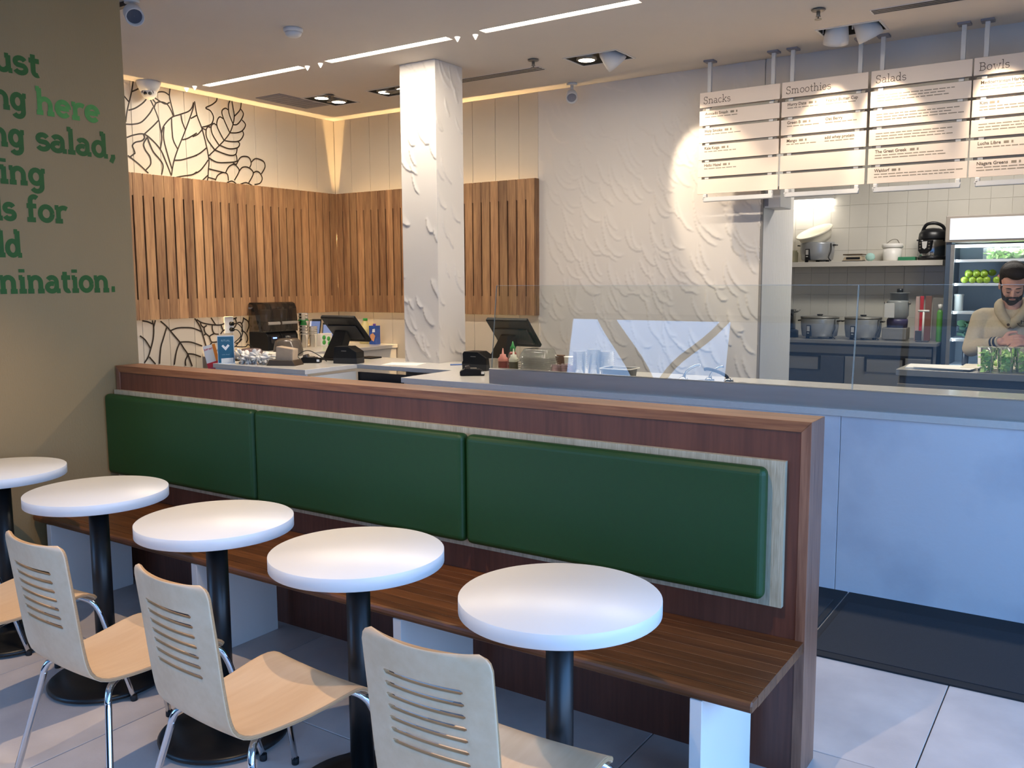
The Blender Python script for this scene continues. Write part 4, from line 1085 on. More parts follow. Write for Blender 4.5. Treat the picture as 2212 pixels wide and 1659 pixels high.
MB().box(-0.056, 0.056, -0.008, 0.012, -0.05, 0.0).build('holder', M_CLEAR, t, local=True)

# cutlery heap, lids and napkin tray on the wing
rs = random.Random(3)
c_first = None
for k in range(64):
    x = rs.uniform(-5.86, -5.58); y = 4.76+0.05*(x+6.0)/0.44+rs.uniform(-0.02, 0.06); z = Z+0.012+rs.uniform(0, 0.05)
    if c_first is None:
        m = MB()
        m.tube(smooth_path([(-0.07, 0, 0), (-0.03, 0, 0.006), (0.02, 0, 0.004), (0.035, 0, 0.0)], 3), [0.0065]*10, 6)
        m.ball((0.055, 0, 0.0), 0.028, 8, 6, (1.1, 0.7, 0.35))
        c_first = m.build('plastic_spoon', M_WPLA)
        tag(c_first, 'white plastic spoon in the heap beside the napkin tray', 'cutlery', 'plastic spoons heaped on the counter')
        o = c_first
    else:
        o = c_first.copy(); COL.objects.link(o)
    o.location = (x, y, z); o.rotation_euler = (rs.uniform(-0.5, 0.5), rs.uniform(-0.9, 0.1), rs.uniform(0, 2*pi))
t = thing('lid_stack', (-6.02, 5.02, Z), 'stack of lilac tinted plastic lids behind the white cutlery', 'lids')
m = MB().lathe([(0.088, Z+0.0), (0.092, Z+0.01), (0.092, Z+0.07), (0.088, Z+0.085), (0.075, Z+0.098), (0.03, Z+0.104), (0.001, Z+0.104)], c=(-6.02, 5.02, 0), n=30).build('lids', M_LILAC, t)
for k in range(5): MB().lathe([(0.0935, Z+0.012+0.014*k), (0.0945, Z+0.016+0.014*k), (0.0935, Z+0.02+0.014*k)], c=(-6.02, 5.02, 0), n=30, cap=False).build('rim', M_LILAC, t)
tag(MB().box(-6.12, -5.80, 5.05, 5.20, Z, Z+0.06).build('napkin_block', pm('napkin_white', '#e2dccf', 0.8), bevel=0.004), 'white block of napkins behind the cutlery heap', 'napkins')
t = thing('napkin_holder', (-5.43, 4.86, Z), 'dark brown napkin tray holding a block of kraft napkins', 'napkin holder')
t.rotation_euler.z = 0.35
MB().prism([(-0.125, 0.0), (0.125, 0.0), (0.10, 0.042), (-0.10, 0.046)], 'y', -0.075, 0.075).build('tray', M_BROWNT, t, local=True, bevel=0.003)
MB().prism([(-0.065, 0.035), (0.085, 0.035), (0.092, 0.13), (-0.055, 0.15)], 'y', -0.04, 0.05).build('napkins', M_NAP, t, local=True, bevel=0.006)
t = thing('dome_lid', (-6.10, 5.50, Z), 'smoky clear plastic dome container behind the napkin holder', 'container')
MB().lathe([(0.13, Z), (0.132, Z+0.05), (0.115, Z+0.13), (0.08, Z+0.155), (0.001, Z+0.16)], c=(-6.10, 5.50, 0), n=30).build('dome', M_SMOKE2, t)
MB().lathe([(0.014, Z+0.16), (0.02, Z+0.175), (0.001, Z+0.18)], c=(-6.10, 5.50, 0), n=14).build('knob', M_ALU, t)

# cup stacks by the blenders
def cup_mesh(h, r0, r1):
    return MB().lathe([(r0, 0), (r1, h), (r1+0.003, h+0.002), (r1+0.003, h-0.004)], n=18, cap=False)
stk = 0
CUPS = [((-6.72, 6.27), 8, 0.0, 'clear plastic cup in the tall stack beside the blender', 'cups in the tall green banded stack', True),
        ((-6.70, 6.37), 5, 0.0, 'translucent plastic cup in the short stack by the green carton', 'cups in the short stack', False)]
for (x, y), n, dz, lab, grp, green in CUPS:
    first = None
    for k in range(n):
        if first is None:
            first = cup_mesh(0.135, 0.032, 0.047).build('plastic_cup', M_CUPB, label=lab, cat='cup', group=grp); o = first
        else: o = first.copy(); COL.objects.link(o)
        o.location = (x, y, Z+0.030*k if green else Z+0.018*k)
        if green and k >= n-3:
            pass
b = cup_mesh(0.05, 0.0495, 0.0535).build('green_cup', M_CUPG, label='green banded plastic cup around the tall cup stack', cat='cup'); b.location = (-6.72, 6.27, Z+0.225)
first = None
for k in range(6):
    if first is None: first = cup_mesh(0.135, 0.032, 0.047).build('plastic_cup', M_CUPB, label='clear plastic cup in the stack behind the blender hood', cat='cup', group='cups in the stack behind the blender hood'); o = first
    else: o = first.copy(); COL.objects.link(o)
    o.location = (-6.86, 6.23, Z+0.14+0.022*k)
tag(MB().lathe([(0.05, Z), (0.05, Z+0.14)], c=(-6.86, 6.23, 0), n=20).build('cup_riser', M_CLEAR2), 'milky tub under the cup stack behind the blender', 'tub')
b = cup_mesh(0.05, 0.0495, 0.0535).build('green_cup', M_CUPG, label='green banded plastic cup behind the blender hood', cat='cup'); b.location = (-6.86, 6.23, Z+0.30)
# tablets
def tablet(loc, rz, tilt, label):
    t = thing('tablet', loc, label, 'tablet', 'tablets on the back counter')
    t.rotation_euler = (math.radians(tilt), 0, rz)
    MB().box(-0.065, 0.065, -0.006, 0.006, 0, 0.215).build('case', M_POS, t, local=True, bevel=0.004)
    MB().box(-0.056, 0.056, -0.0075, -0.006, 0.022, 0.19).build('screen', M_SCREENB, t, local=True)
    MB().box(-0.03, 0.03, 0.004, 0.09, 0.0, 0.012).build('stand', M_POS, t, local=True)
tablet((-6.93, 6.60, Z+0.065), 0.45, -22, 'black tablet with a blue screen, left of the cash screen')
tablet((-6.80, 6.68, Z+0.03), 0.62, -24, 'black tablet half hidden behind the cash screen')
# packs
t = thing('fruit_carton', (-6.75, 6.58, Z), 'white carton printed with green circles', 'carton')
MB().box(-6.79, -6.72, 6.50, 6.66, Z, Z+0.125).build('box', M_PAPER, t, bevel=0.002)
for (y, z) in ((6.545, Z+0.085), (6.545, Z+0.035), (6.61, Z+0.07), (6.62, Z+0.02)):
    MB().lathe([(0.001, -6.7185), (0.024, -6.7185), (0.024, -6.72)], c=(0, y, z), n=18, ax='x').build('green_dot', pm('green_print', '#4fae52', 0.5), t)
t = thing('fruit_punnet', (-6.78, 6.77, Z), 'red fruit in a clear punnet beside the green dotted carton', 'punnet')
for k in range(9):
    MB().ball((-6.81+0.04*(k % 3), 6.74+0.03*(k//3), Z+0.03+0.012*(k % 2)), 0.02, 8, 6).build('berry', pm('red_berry', '#b8231f', 0.35), t)
MB().box(-6.84, -6.70, 6.71, 6.83, Z, Z+0.075).build('punnet', M_CLEAR, t)
t = thing('milk_jug', (-6.72, 7.0, Z), 'yellowish plastic jug with a green cap in the corner', 'jug')
MB().lathe([(0.062, Z), (0.068, Z+0.02), (0.068, Z+0.14), (0.055, Z+0.19), (0.024, Z+0.235), (0.022, Z+0.245)], c=(-6.585, 7.02, 0), n=22).build('body', pm('juice_plastic', '#d9c98a', 0.3), t)
MB().lathe([(0.025, Z+0.243), (0.025, Z+0.268), (0.001, Z+0.269)], c=(-6.585, 7.02, 0), n=16).build('cap', pm('green_cap', '#2e9a3c', 0.4), t)
t = thing('drink_carton', (-6.42, 6.98, Z), 'blue drink carton with a purple cap beside the jug', 'carton')
MB().box(-6.465, -6.375, 6.945, 7.02, Z, Z+0.195).build('carton', pm('blue_carton_print', '#2f55a6', 0.4, var=0.3, scale=18), t, bevel=0.002)
MB().lathe([(0.016, Z+0.195), (0.016, Z+0.216), (0.001, Z+0.217)], c=(-6.41, 6.97, 0), n=14).build('cap', pm('purple_cap', '#6a3c94', 0.4), t)
m = MB(); Fc = lambda a, b: (a, 6.944, b)
m.add([Fc(-6.445, Z+0.05), Fc(-6.400, Z+0.03), Fc(-6.378, Z+0.09), Fc(-6.410, Z+0.12), Fc(-6.450, Z+0.10)], [(0, 1, 2, 3, 4)]); m.build('picture', pm('peach_print', '#e0a070', 0.5), t)
m = MB(); m.add([Fc(-6.420, Z+0.125), Fc(-6.380, Z+0.13), Fc(-6.380, Z+0.165), Fc(-6.415, Z+0.16)], [(0, 1, 2, 3)]); m.build('white_script', M_WCARD, t)

# cash screens, receipt printers, card readers
def pos(loc, rz, label, w=0.36):
    t = thing('cash_screen', loc, label, 'cash register', 'point of sale screens')
    t.rotation_euler.z = rz
    MB().prism([(0.0, 0.0), (0.2, 0.0), (0.19, 0.018), (0.01, 0.018)], 'x', -0.27, -0.06).build('foot', M_POS, t, local=True, bevel=0.004)
    MB().prism([(-0.25, 0.012), (-0.08, 0.012), (0.03, 0.25), (-0.10, 0.25)], 'y', 0.035, 0.125).build('neck', M_POS, t, local=True, bevel=0.006)
    # rear of the screen faces the room, leaning: screen faces the staff side
    m = MB(); c, s = math.cos(math.radians(40)), math.sin(math.radians(40))
    m.M = Matrix.Translation((0, 0.07, 0.272)) @ Matrix.Rotation(math.radians(44), 4, 'X')
    m.box(-w/2, w/2, -0.022, 0.012, -0.145, 0.145)
    m.build('screen', M_POS, t, local=True, bevel=0.010, seg=3)
    m = MB(); m.M = Matrix.Translation((0, 0.07, 0.272)) @ Matrix.Rotation(math.radians(44), 4, 'X')
    m.box(-w/2+0.03, w/2-0.03, -0.034, -0.02, -0.10, 0.06); m.build('rear_cover', pm('black_matt', '#1c1e21', 0.55), t, local=True, bevel=0.008)
    m = MB(); m.M = Matrix.Translation((0, 0.07, 0.272)) @ Matrix.Rotation(math.radians(44), 4, 'X')
    m.box(-w/2+0.012, w/2-0.012, 0.0122, 0.0135, -0.133, 0.133); m.build('display', pm('dark_display', '#0b0d12', 0.1), t, local=True)
pos((-5.28, 5.33, Z), 0.02, 'black cash screen on the left wing beside the receipt printer', 0.37)
pos((-3.735, 5.53, Z), 0.0, 'black cash screen behind the sauce bottles', 0.37)
def printer(loc, rz, label):
    t = thing('receipt_printer', loc, label, 'printer', 'receipt printers')
    t.rotation_euler.z = rz
    MB().prism([(-0.105, 0.0), (0.105, 0.0), (0.105, 0.095), (0.03, 0.138), (-0.092, 0.138), (-0.103, 0.122), (-0.10, 0.07), (-0.11, 0.055)], 'y', -0.065, 0.065).build('body', M_POS, t, local=True, bevel=0.005)
    MB().box(-0.106, 0.106, -0.066, 0.066, 0.0, 0.048).build('lower_case', pm('black_matt', '#1c1e21', 0.55), t, local=True, bevel=0.004)
    MB().box(-0.03, 0.015, -0.0668, -0.065, 0.10, 0.106).build('slot', M_ALU, t, local=True)
printer((-5.10, 5.235, Z), 0.25, 'black receipt printer in front of the left cash screen')
printer((-3.87, 5.33, Z), 0.05, 'black receipt printer left of the sauce bottles')
def reader(loc, rz, label, cord=True):
    t = thing('card_reader', loc, label, 'card reader', 'payment card readers')
    t.rotation_euler.z = rz
    MB().prism([(-0.085, 0.0), (0.085, 0.0), (0.088, 0.02), (0.05, 0.045), (-0.05, 0.05), (-0.088, 0.03)], 'y', -0.04, 0.04).build('body', M_POS, t, local=True, bevel=0.006)
    MB().box(-0.05, 0.03, -0.03, 0.03, 0.047, 0.052).build('keypad', M_ALU, t, local=True)
    MB().prism([(-0.055, 0.045), (-0.01, 0.045), (-0.02, 0.072), (-0.05, 0.066)], 'y', -0.036, 0.036).build('paper_cover', pm('smoke_cover', '#4b4540', 0.2), t, local=True, bevel=0.005)
    MB().box(0.062, 0.084, -0.041, -0.0395, 0.012, 0.03).build('label', M_WCARD, t, local=True)
    if cord: MB().tube(smooth_path([(-0.085, 0.0, 0.03), (-0.11, 0.03, 0.06), (-0.04, 0.08, 0.095), (0.06, 0.07, 0.05), (0.12, 0.06, 0.006)], 5), 0.0035, 6).build('cord', M_POS, t, local=True)
reader((-5.40, 5.10, Z), 0.55, 'black card reader on the left wing before the cash screen')
reader((-3.68, 4.99, Z), 0.62, 'black card reader on the white counter left of the steel upstand', False)
t = tag(MB().box(-5.35, -5.20, 5.60, 5.74, Z, Z+0.012).build('notepad', M_POS, bevel=0.003), 'black pad lying behind the left receipt printer', 'notepad')
m = MB(); m.M = Matrix.Translation((-4.66, 5.40, Z)) @ Matrix.Rotation(0.3, 4, 'Z'); m.box(-0.15, 0.15, -0.105, 0.105, 0, 0.0015)
tag(m.build('paper_sheet', M_PAPER), 'white sheet of paper on the counter beside the column', 'paper')
m = MB().tube([(-4.27, 5.50, Z+0.005), (-4.13, 5.66, Z+0.005)], [0.005, 0.004], 8)
tag(m.build('pen', pm('blue_pen', '#5d7fc0', 0.3)), 'blue pen on the counter near the right cash screen', 'pen')

# behind the sneeze guard
t = thing('white_cup', (-3.615, 5.16, Z), 'white plastic cup left of the red sauce bottle', 'cup')
MB().lathe([(0.026, Z), (0.036, Z+0.105), (0.038, Z+0.107), (0.035, Z+0.105), (0.025, Z+0.004)], c=(-3.615, 5.16, 0), n=22).build('cup', M_CLEAR2, t)
def squeeze(x, y, body, top, label):
    t = thing('sauce_bottle', (x, y, Z), label, 'sauce bottle', 'squeeze bottles')
    MB().lathe([(0.032, Z), (0.0335, Z+0.01), (0.0335, Z+0.09), (0.031, Z+0.1)], c=(x, y, 0), n=22).build('body', body, t)
    MB().lathe([(0.0345, Z+0.095), (0.034, Z+0.115), (0.022, Z+0.128), (0.021, Z+0.142), (0.008, Z+0.145), (0.003, Z+0.185), (0.001, Z+0.186)], c=(x, y, 0), n=22).build('nozzle', top, t)
squeeze(-3.53, 5.15, pm('red_sauce', '#7a2a25', 0.3), pm('pink_nozzle', '#d98a80', 0.35), 'red squeeze bottle with a pink nozzle behind the glass')
squeeze(-3.44, 5.15, pm('olive_sauce', '#4a4222', 0.3), pm('cream_nozzle', '#d4d2bd', 0.35), 'olive squeeze bottle with a pale nozzle behind the glass')
t = thing('chilli_bottle', (-3.54, 5.29, Z), 'chilli sauce bottle with a green pointed cap', 'sauce bottle')
MB().lathe([(0.036, Z), (0.038, Z+0.02), (0.038, Z+0.10), (0.03, Z+0.135), (0.016, Z+0.155)], c=(-3.54, 5.29, 0), n=22).build('body', pm('chilli_red', '#8d2f24', 0.3), t)
MB().lathe([(0.0385, Z+0.06), (0.036, Z+0.11), (0.03, Z+0.135)], c=(-3.54, 5.29, 0), n=22, cap=False).build('label_band', M_CLEAR2, t)
MB().lathe([(0.018, Z+0.15), (0.019, Z+0.185), (0.012, Z+0.192), (0.003, Z+0.225), (0.001, Z+0.226)], c=(-3.54, 5.29, 0), n=18).build('cap', pm('green_tip', '#1d8a3a', 0.4), t)
# clamshell lids
def rounded(hx, hy, r, n=4):
    out = []
    for cx_, cy_, a0 in ((hx-r, hy-r, 0), (-hx+r, hy-r, 90), (-hx+r, -hy+r, 180), (hx-r, -hy+r, 270)):
        for k in range(n+1):
            a = math.radians(a0+90*k/n); out.append((cx_+r*math.cos(a), cy_+r*math.sin(a)))
    return out
def loft(levels, n=4):
    m = MB(); rings = []
    for hx, hy, z in levels:
        rings.append([(a, b, z) for a, b in rounded(hx, hy, min(hx, hy)*0.3, n)])
    k = len(rings[0]); vs = [p for r_ in rings for p in r_]
    fs = [(j*k+i, j*k+(i+1) % k, (j+1)*k+(i+1) % k, (j+1)*k+i) for j in range(len(rings)-1) for i in range(k)]
    m.add(vs, fs, True)
    m.f.append([(len(rings)-1)*k+i for i in range(k)]); m.s.append(False)
    return m
first = None
for k in range(10):
    if first is None:
        first = loft([(0.115, 0.10, 0), (0.118, 0.103, 0.003), (0.105, 0.09, 0.006), (0.092, 0.078, 0.05), (0.085, 0.07, 0.06)]).build('clamshell_lid', M_CLEAR, label='clear plastic salad lid in the wide nested stack', cat='lid', group='nested salad lids behind the glass')
        o = first
    else: o = first.copy(); COL.objects.link(o)
    o.location = (-3.255+random.uniform(-.006, .006), 5.18+random.uniform(-.006, .006), Z+0.0145*k); o.rotation_euler.z = random.uniform(-0.06, 0.06)
# small lilac cups row
first = None
for (x, y) in ((-3.07, 5.10), (-3.01, 5.12), (-2.95, 5.11), (-3.04, 5.19)):
    for k in range(5):
        if first is None:
            first = MB().lathe([(0.022, 0), (0.031, 0.045), (0.034, 0.046), (0.034, 0.043)], n=16, cap=False).build('dressing_cup', M_LILAC, label='small tinted dressing cup in the low nested stacks', cat='cup', group='nested dressing cups'); o = first
        else: o = first.copy(); COL.objects.link(o)
        o.location = (x, y, Z+0.012*k)
# tall deli cups
first = None
for (x, y, n) in ((-2.90, 5.13, 9), (-2.815, 5.17, 10), (-2.735, 5.20, 9)):
    for k in range(n):
        if first is None:
            first = MB().lathe([(0.036, 0), (0.046, 0.085), (0.05, 0.086), (0.05, 0.081)], n=18, cap=False).build('deli_cup', M_CLEAR, label='clear deli cup in the tall nested stacks', cat='cup', group='nested deli cups'); o = first
        else: o = first.copy(); COL.objects.link(o)
        o.location = (x, y, Z+0.013*k)
tag(MB().box(-3.24, -3.17, 5.36, 5.40, Z, Z+0.135).build('brown_box', pm('brown_box_card', '#6a4a38', 0.6), bevel=0.002), 'small brown and white box behind the salad lids', 'box')
tag(MB().lathe([(0.04, Z), (0.05, Z+0.125), (0.053, Z+0.127)], c=(-3.11, 5.38, 0), n=20).build('paper_cup', M_PAPER), 'white paper cup behind the dressing cups', 'cup')
# black food pan with a white rim, ladles, pan rims
t = thing('black_pan', (-2.57, 5.06, Z), 'small black food pan with a bright rim behind the glass', 'food pan')
m = loft([(0.105, 0.085, Z+0.098), (0.095, 0.075, Z+0.1), (0.085, 0.066, Z+0.02)]); 
m.v = [p+Vector((-2.57, 5.06, 0)) for p in m.v]; m.build('pan', M_DK, t, solid=0.003)
m = MB()
rr = [(-2.57+a, 5.06+b, Z+0.101) for a, b in rounded(0.108, 0.088, 0.03, 5)]; m.tube(rr+[rr[0]], 0.003, 6, caps=False); m.build('rim', M_WPLA, t)
M_SS = pm('polished_steel', '#b9bbbd', 0.14, metal=1.0, var=0.02)
PANS = [(-2.27, 5.12), (-2.05, 5.14), (-1.80, 5.13)]
PLAB = ['round steel pan with a steel ladle in the serving counter', 'round steel pan beside the black handled ladle', 'round steel pan to the right of the ladles']
for k, (x, y) in enumerate(PANS):
    t = thing('steel_pan', (x, y, Z), PLAB[k], 'food pan', 'steel pans in the serving counter')
    MB().lathe([(0.095, Z), (0.095, Z+0.012), (0.088, Z+0.02), (0.08, Z+0.012), (0.06, Z+0.003), (0.001, Z+0.002)], c=(x, y, 0), n=28).build('pan', M_SS, t)
    m = MB(); m.lathe([(0.085, Z+0.02), (0.06, Z+0.04), (0.02, Z+0.048), (0.001, Z+0.048)], c=(x, y, 0), n=24, cap=False); m.build('lid', M_SS, t)
def ladle(pts, mat, label):
    t = thing('ladle', pts[0], label, 'ladle')
    MB().tube(smooth_path(pts, 5), 0.010, 8).build('handle', mat, t)
    MB().ball(pts[0], 0.03, 12, 8, (1, 1, 0.7)).build('bowl', M_SS, t)
ladle([(-2.155, 5.10, Z+0.045), (-2.150, 5.12, Z+0.085), (-2.115, 5.12, Z+0.118), (-2.070, 5.12, Z+0.138), (-2.055, 5.12, Z+0.137)], M_SS, 'steel ladle handle rising from the left steel pan')
ladle([(-2.005, 5.15, Z+0.045), (-1.995, 5.15, Z+0.085), (-1.955, 5.15, Z+0.122), (-1.920, 5.15, Z+0.134)], M_SS, 'steel ladle handle behind the black one')
ladle([(-1.86, 5.08, Z+0.055), (-1.872, 5.08, Z+0.083), (-1.925, 5.08, Z+0.108), (-1.99, 5.08, Z+0.122), (-2.012, 5.08, Z+0.118)], M_POS, 'black curved ladle handle over the steel pans')
# floor mats before the counter
M_MAT = pm('charcoal_mat', '#23272d', 0.85, var=0.2, scale=260, bump=0.3, bscale=400)
M_MATE = pm('charcoal_mat_border', '#181b20', 0.8)
def mat_(x0, x1, label):
    t = thing('floor_mat', ((x0+x1)/2, 4.18, 0), label, 'floor mat', 'floor mats along the counter')
    MB().box(x0, x1, 3.748, 4.622, 0.0, 0.008).build('border', M_MATE, t, bevel=0.003)
    MB().box(x0+0.03, x1-0.03, 3.80, 4.46, 0.006, 0.011).build('pile', M_MAT, t, bevel=0.002)
mat_(-2.70, -1.035, 'charcoal floor mat mostly hidden behind the bench end')
mat_(-1.027, 0.75, 'charcoal floor mat along the counter at the right edge')

# ------------------------------------------------------------------ kitchen
M_KSTEEL = pm('kitchen_steel', '#96938e', 0.36, metal=0.45, var=0.06, scale=20, stretch=(0.1, 1, 1))
M_KSTEELD = pm('dark_kitchen_steel', '#5b5d62', 0.38, metal=0.4, var=0.06, scale=20)
M_KSHELF = pm('white_shelf', '#cfc9be', 0.45, var=0.01)
M_COOK = pm('cooker_grey', '#a9abad', 0.3, metal=0.35, var=0.02)
M_CREAM = pm('cream_pot', '#e6dfcc', 0.35, var=0.02)
# wall lamp
t = thing('kitchen_lamp', (-2.95, 10.5, 2.46), 'glowing wall lamp at the top left of the kitchen', 'lamp')
MB().box(-3.45, -2.665, 10.44, 10.55, 2.50, 2.535).build('housing', M_FIX, t)
MB().box(-3.45, -2.668, 10.43, 10.55, 2.405, 2.50).build('diffuser', emis('kitchen_lamp_glow', (1.0, 0.96, 0.88), 2.6), t, bevel=0.015)
area('kitchen_lamp_light', (-3.05, 10.40, 2.39), (math.radians(25), 0, 0), 0.7, 0.08, 1.6, (1.0, 0.93, 0.82))
area('kitchen_ceiling_light', (-1.2, 8.9, CEIL-0.02), (0, 0, 0), 1.2, 0.3, 60, (1.0, 0.95, 0.88))
# shelf
tag(MB().box(-4.6, -1.475, 10.22, 10.552, 1.735, 1.79).build('wall_shelf', M_KSHELF, bevel=0.002, seg=1), 'long white shelf on the tiled kitchen wall', 'shelf')
SZ = 1.79
def cooker(x, y, z, r, h, label, lid=True, feet=0.02):
    t = thing('rice_cooker', (x, y, z), label, 'rice cooker', 'grey rice cookers')
    MB().lathe([(r*0.86, z+feet), (r*0.92, z+feet+0.01), (r*0.985, z+feet+h*0.45), (r, z+feet+h*0.9), (r*0.985, z+feet+h), (r*0.90, z+feet+h)], c=(x, y, 0), n=36).build('body', M_COOK, t)
    for k in range(3):
        a = pi*(0.25+0.66*k)+pi
        MB().lathe([(0.02, z), (0.02, z+feet+0.004)], c=(x+r*0.7*math.cos(a), y+r*0.7*math.sin(a), 0), n=10).build('foot', M_RUB, t)
    for s in (-1, 1):
        MB().box(x+s*r*0.97-0.012, x+s*(r+0.028), y-0.05, y+0.05, z+feet+h*0.80, z+feet+h*0.87).build('handle', M_DK, t, bevel=0.005)
    dx = -0.35
    d = Vector((dx, -1, 0)).normalized(); c_ = Vector((x, y, z+feet))+d*(r*0.965)
    m = MB(); m.M = Matrix.Translation(c_) @ Matrix.Rotation(math.atan2(d.x, -d.y), 4, 'Z')
    m.prism([(-0.028, 0.002), (0.028, 0.002), (0.026, h*0.62), (-0.026, h*0.62)], 'y', -0.014, 0.02)
    p_ = m.build('control_panel', M_DK, t, bevel=0.003)
    m = MB(); m.M = Matrix.Translation(c_) @ Matrix.Rotation(math.atan2(d.x, -d.y), 4, 'Z')
    m.box(-0.017, 0.017, -0.0155, -0.014, h*0.30, h*0.57); m.build('label_plate', M_FIX, p_)
    m = MB(); m.M = Matrix.Translation(c_) @ Matrix.Rotation(math.atan2(d.x, -d.y), 4, 'Z')
    m.box(-0.012, 0.012, -0.0175, -0.014, h*0.18, h*0.23); m.build('switch', M_FIX, p_)
    if lid:
        MB().lathe([(r*1.01, z+feet+h*0.97), (r*1.01, z+feet+h+0.012), (r*0.5, z+feet+h+0.018), (0.001, z+feet+h+0.02)], c=(x, y, 0), n=36).build('lid', M_KSTEEL, t)
        MB().lathe([(0.022, z+feet+h+0.018), (0.034, z+feet+h+0.03), (0.030, z+feet+h+0.037), (0.001, z+feet+h+0.038)], c=(x, y, 0), n=16).build('knob', M_DK, t)
    MB().tube(smooth_path([(x+r*0.9, y-0.08, z+feet+h*0.92), (x+r*0.98, y-0.13, z+feet+h*0.5), (x+r*0.9, y-0.16, z+0.05), (x+r*1.05, y-0.17, z+0.008)], 5), 0.007, 6).build('cord', M_DK, t)
    return t
cooker(-2.795, 10.38, SZ, 0.185, 0.20, 'grey rice cooker on the shelf under a tilted cream pot', lid=False)
t = thing('cream_pot', (-2.81, 10.36, SZ+0.22), 'large cream pot tilted on top of the shelf rice cooker', 'pot')
m = MB(); m.M = Matrix.Translation((-2.80, 10.39, 2.025)) @ Matrix.Rotation(math.radians(22), 4, 'X') @ Matrix.Rotation(math.radians(-14), 4, 'Y')
m.lathe([(0.001, 0.0), (0.15, 0.0), (0.175, 0.05), (0.185, 0.10), (0.207, 0.112), (0.205, 0.122), (0.185, 0.120), (0.168, 0.06), (0.13, 0.012), (0.001, 0.01)], n=44)
m.build('pot', M_CREAM, t)
tag(MB().lathe([(0.05, SZ), (0.052, SZ+0.11), (0.04, SZ+0.125), (0.04, SZ+0.14)], c=(-3.08, 10.44, 0), n=20).build('glass_jar', pm('pale_jar', '#cfc9a8', 0.25)), 'pale jar on the shelf left of the rice cooker', 'jar')
t = thing('kitchen_scale', (-2.385, 10.38, SZ), 'beige kitchen scale on the shelf', 'scale')
MB().prism([(-0.11, SZ+0.008), (0.095, SZ+0.008), (0.085, SZ+0.06), (-0.09, SZ+0.05)], 'y', 10.28, 10.46).build('body', pm('beige_plastic', '#b9a98f', 0.5), t, bevel=0.004)
t.children[0].location.x += -2.385
MB().box(-2.49, -2.285, 10.275, 10.47, SZ+0.068, SZ+0.082).build('platform', pm('worn_steel', '#6e5f4e', 0.4, metal=0.5), t, bevel=0.003)
MB().box(-2.455, -2.31, 10.276, 10.281, SZ+0.022, SZ+0.046).build('display', M_DK, t)
MB().box(-2.50, -2.28, 10.28, 10.46, SZ, SZ+0.008).build('base', M_DK, t)
tag(MB().ball((-2.215, 10.33, SZ+0.045), 0.045, 14, 10, (1.15, 0.9, 1)).build('cloth_bundle', pm('mint_cloth', '#a9cfc6', 0.8)), 'mint coloured bundle beside the scale', 'cloth')
t = thing('bucket', (-2.0, 10.38, SZ), 'white lidded bucket on the shelf', 'bucket')
MB().lathe([(0.085, SZ), (0.09, SZ+0.01), (0.098, SZ+0.15)], c=(-2.0, 10.38, 0), n=30).build('body', M_WPLA, t)
MB().lathe([(0.103, SZ+0.14), (0.108, SZ+0.146), (0.108, SZ+0.175), (0.10, SZ+0.185), (0.001, SZ+0.186)], c=(-2.0, 10.38, 0), n=30).build('lid', M_WPLA, t)
MB().tube(smooth_path([(-2.05, 10.33, SZ+0.187), (-2.0, 10.34, SZ+0.225), (-1.955, 10.36, SZ+0.225), (-1.935, 10.38, SZ+0.19)], 5), 0.004, 6).build('handle', M_ALU, t)
tag(MB().box(-1.925, -1.755, 10.30, 10.42, SZ, SZ+0.04).build('green_tray', pm('green_plastic', '#2f7a55', 0.45), bevel=0.004), 'green plastic tray between the bucket and the pressure cooker', 'tray')
t = thing('pressure_cooker', (-1.605, 10.38, SZ), 'black and steel electric pressure cooker on the shelf', 'pressure cooker')
px, py = -1.605, 10.38
MB().lathe([(0.135, SZ), (0.14, SZ+0.03), (0.128, SZ+0.045)], c=(px, py, 0), n=34).build('base', M_DK, t)
MB().lathe([(0.125, SZ+0.04), (0.128, SZ+0.05), (0.128, SZ+0.215), (0.125, SZ+0.22)], c=(px, py, 0), n=34).build('body', M_SS, t)
MB().lathe([(0.137, SZ+0.215), (0.14, SZ+0.23), (0.135, SZ+0.28), (0.115, SZ+0.31), (0.06, SZ+0.335), (0.001, SZ+0.34)], c=(px, py, 0), n=34).build('lid', M_DK, t)
MB().tube(smooth_path([(px-0.10, py-0.02, SZ+0.30), (px-0.06, py-0.05, SZ+0.37), (px+0.02, py-0.05, SZ+0.385), (px+0.09, py-0.02, SZ+0.355), (px+0.115, py, SZ+0.30)], 5), 0.017, 8).build('lid_handle', M_DK, t)
for s in (-1, 1): MB().box(px+s*0.13-0.02, px+s*0.13+0.02, py-0.05, py+0.05, SZ+0.205, SZ+0.22).build('side_handle', M_DK, t, bevel=0.004)
dd = Vector((-0.42, -1, 0)).normalized()
m = MB(); m.M = Matrix.Translation(Vector((px, py, SZ))+dd*0.115) @ Matrix.Rotation(math.atan2(dd.x, -dd.y), 4, 'Z')
m.prism([(-0.075, 0.205), (0.075, 0.205), (0.06, 0.10), (0.02, 0.07), (-0.05, 0.07), (-0.072, 0.10)], 'y', -0.03, 0.01)
p_ = m.build('control_panel', M_DK, t, bevel=0.004)
m = MB(); m.M = Matrix.Translation(Vector((px, py, SZ))+dd*0.115) @ Matrix.Rotation(math.atan2(dd.x, -dd.y), 4, 'Z')
m.prism([(-0.03, 0.195), (0.03, 0.195), (0.022, 0.13), (0.0, 0.115), (-0.022, 0.13)], 'y', -0.0325, -0.029); m.build('badge', M_FIX, p_)
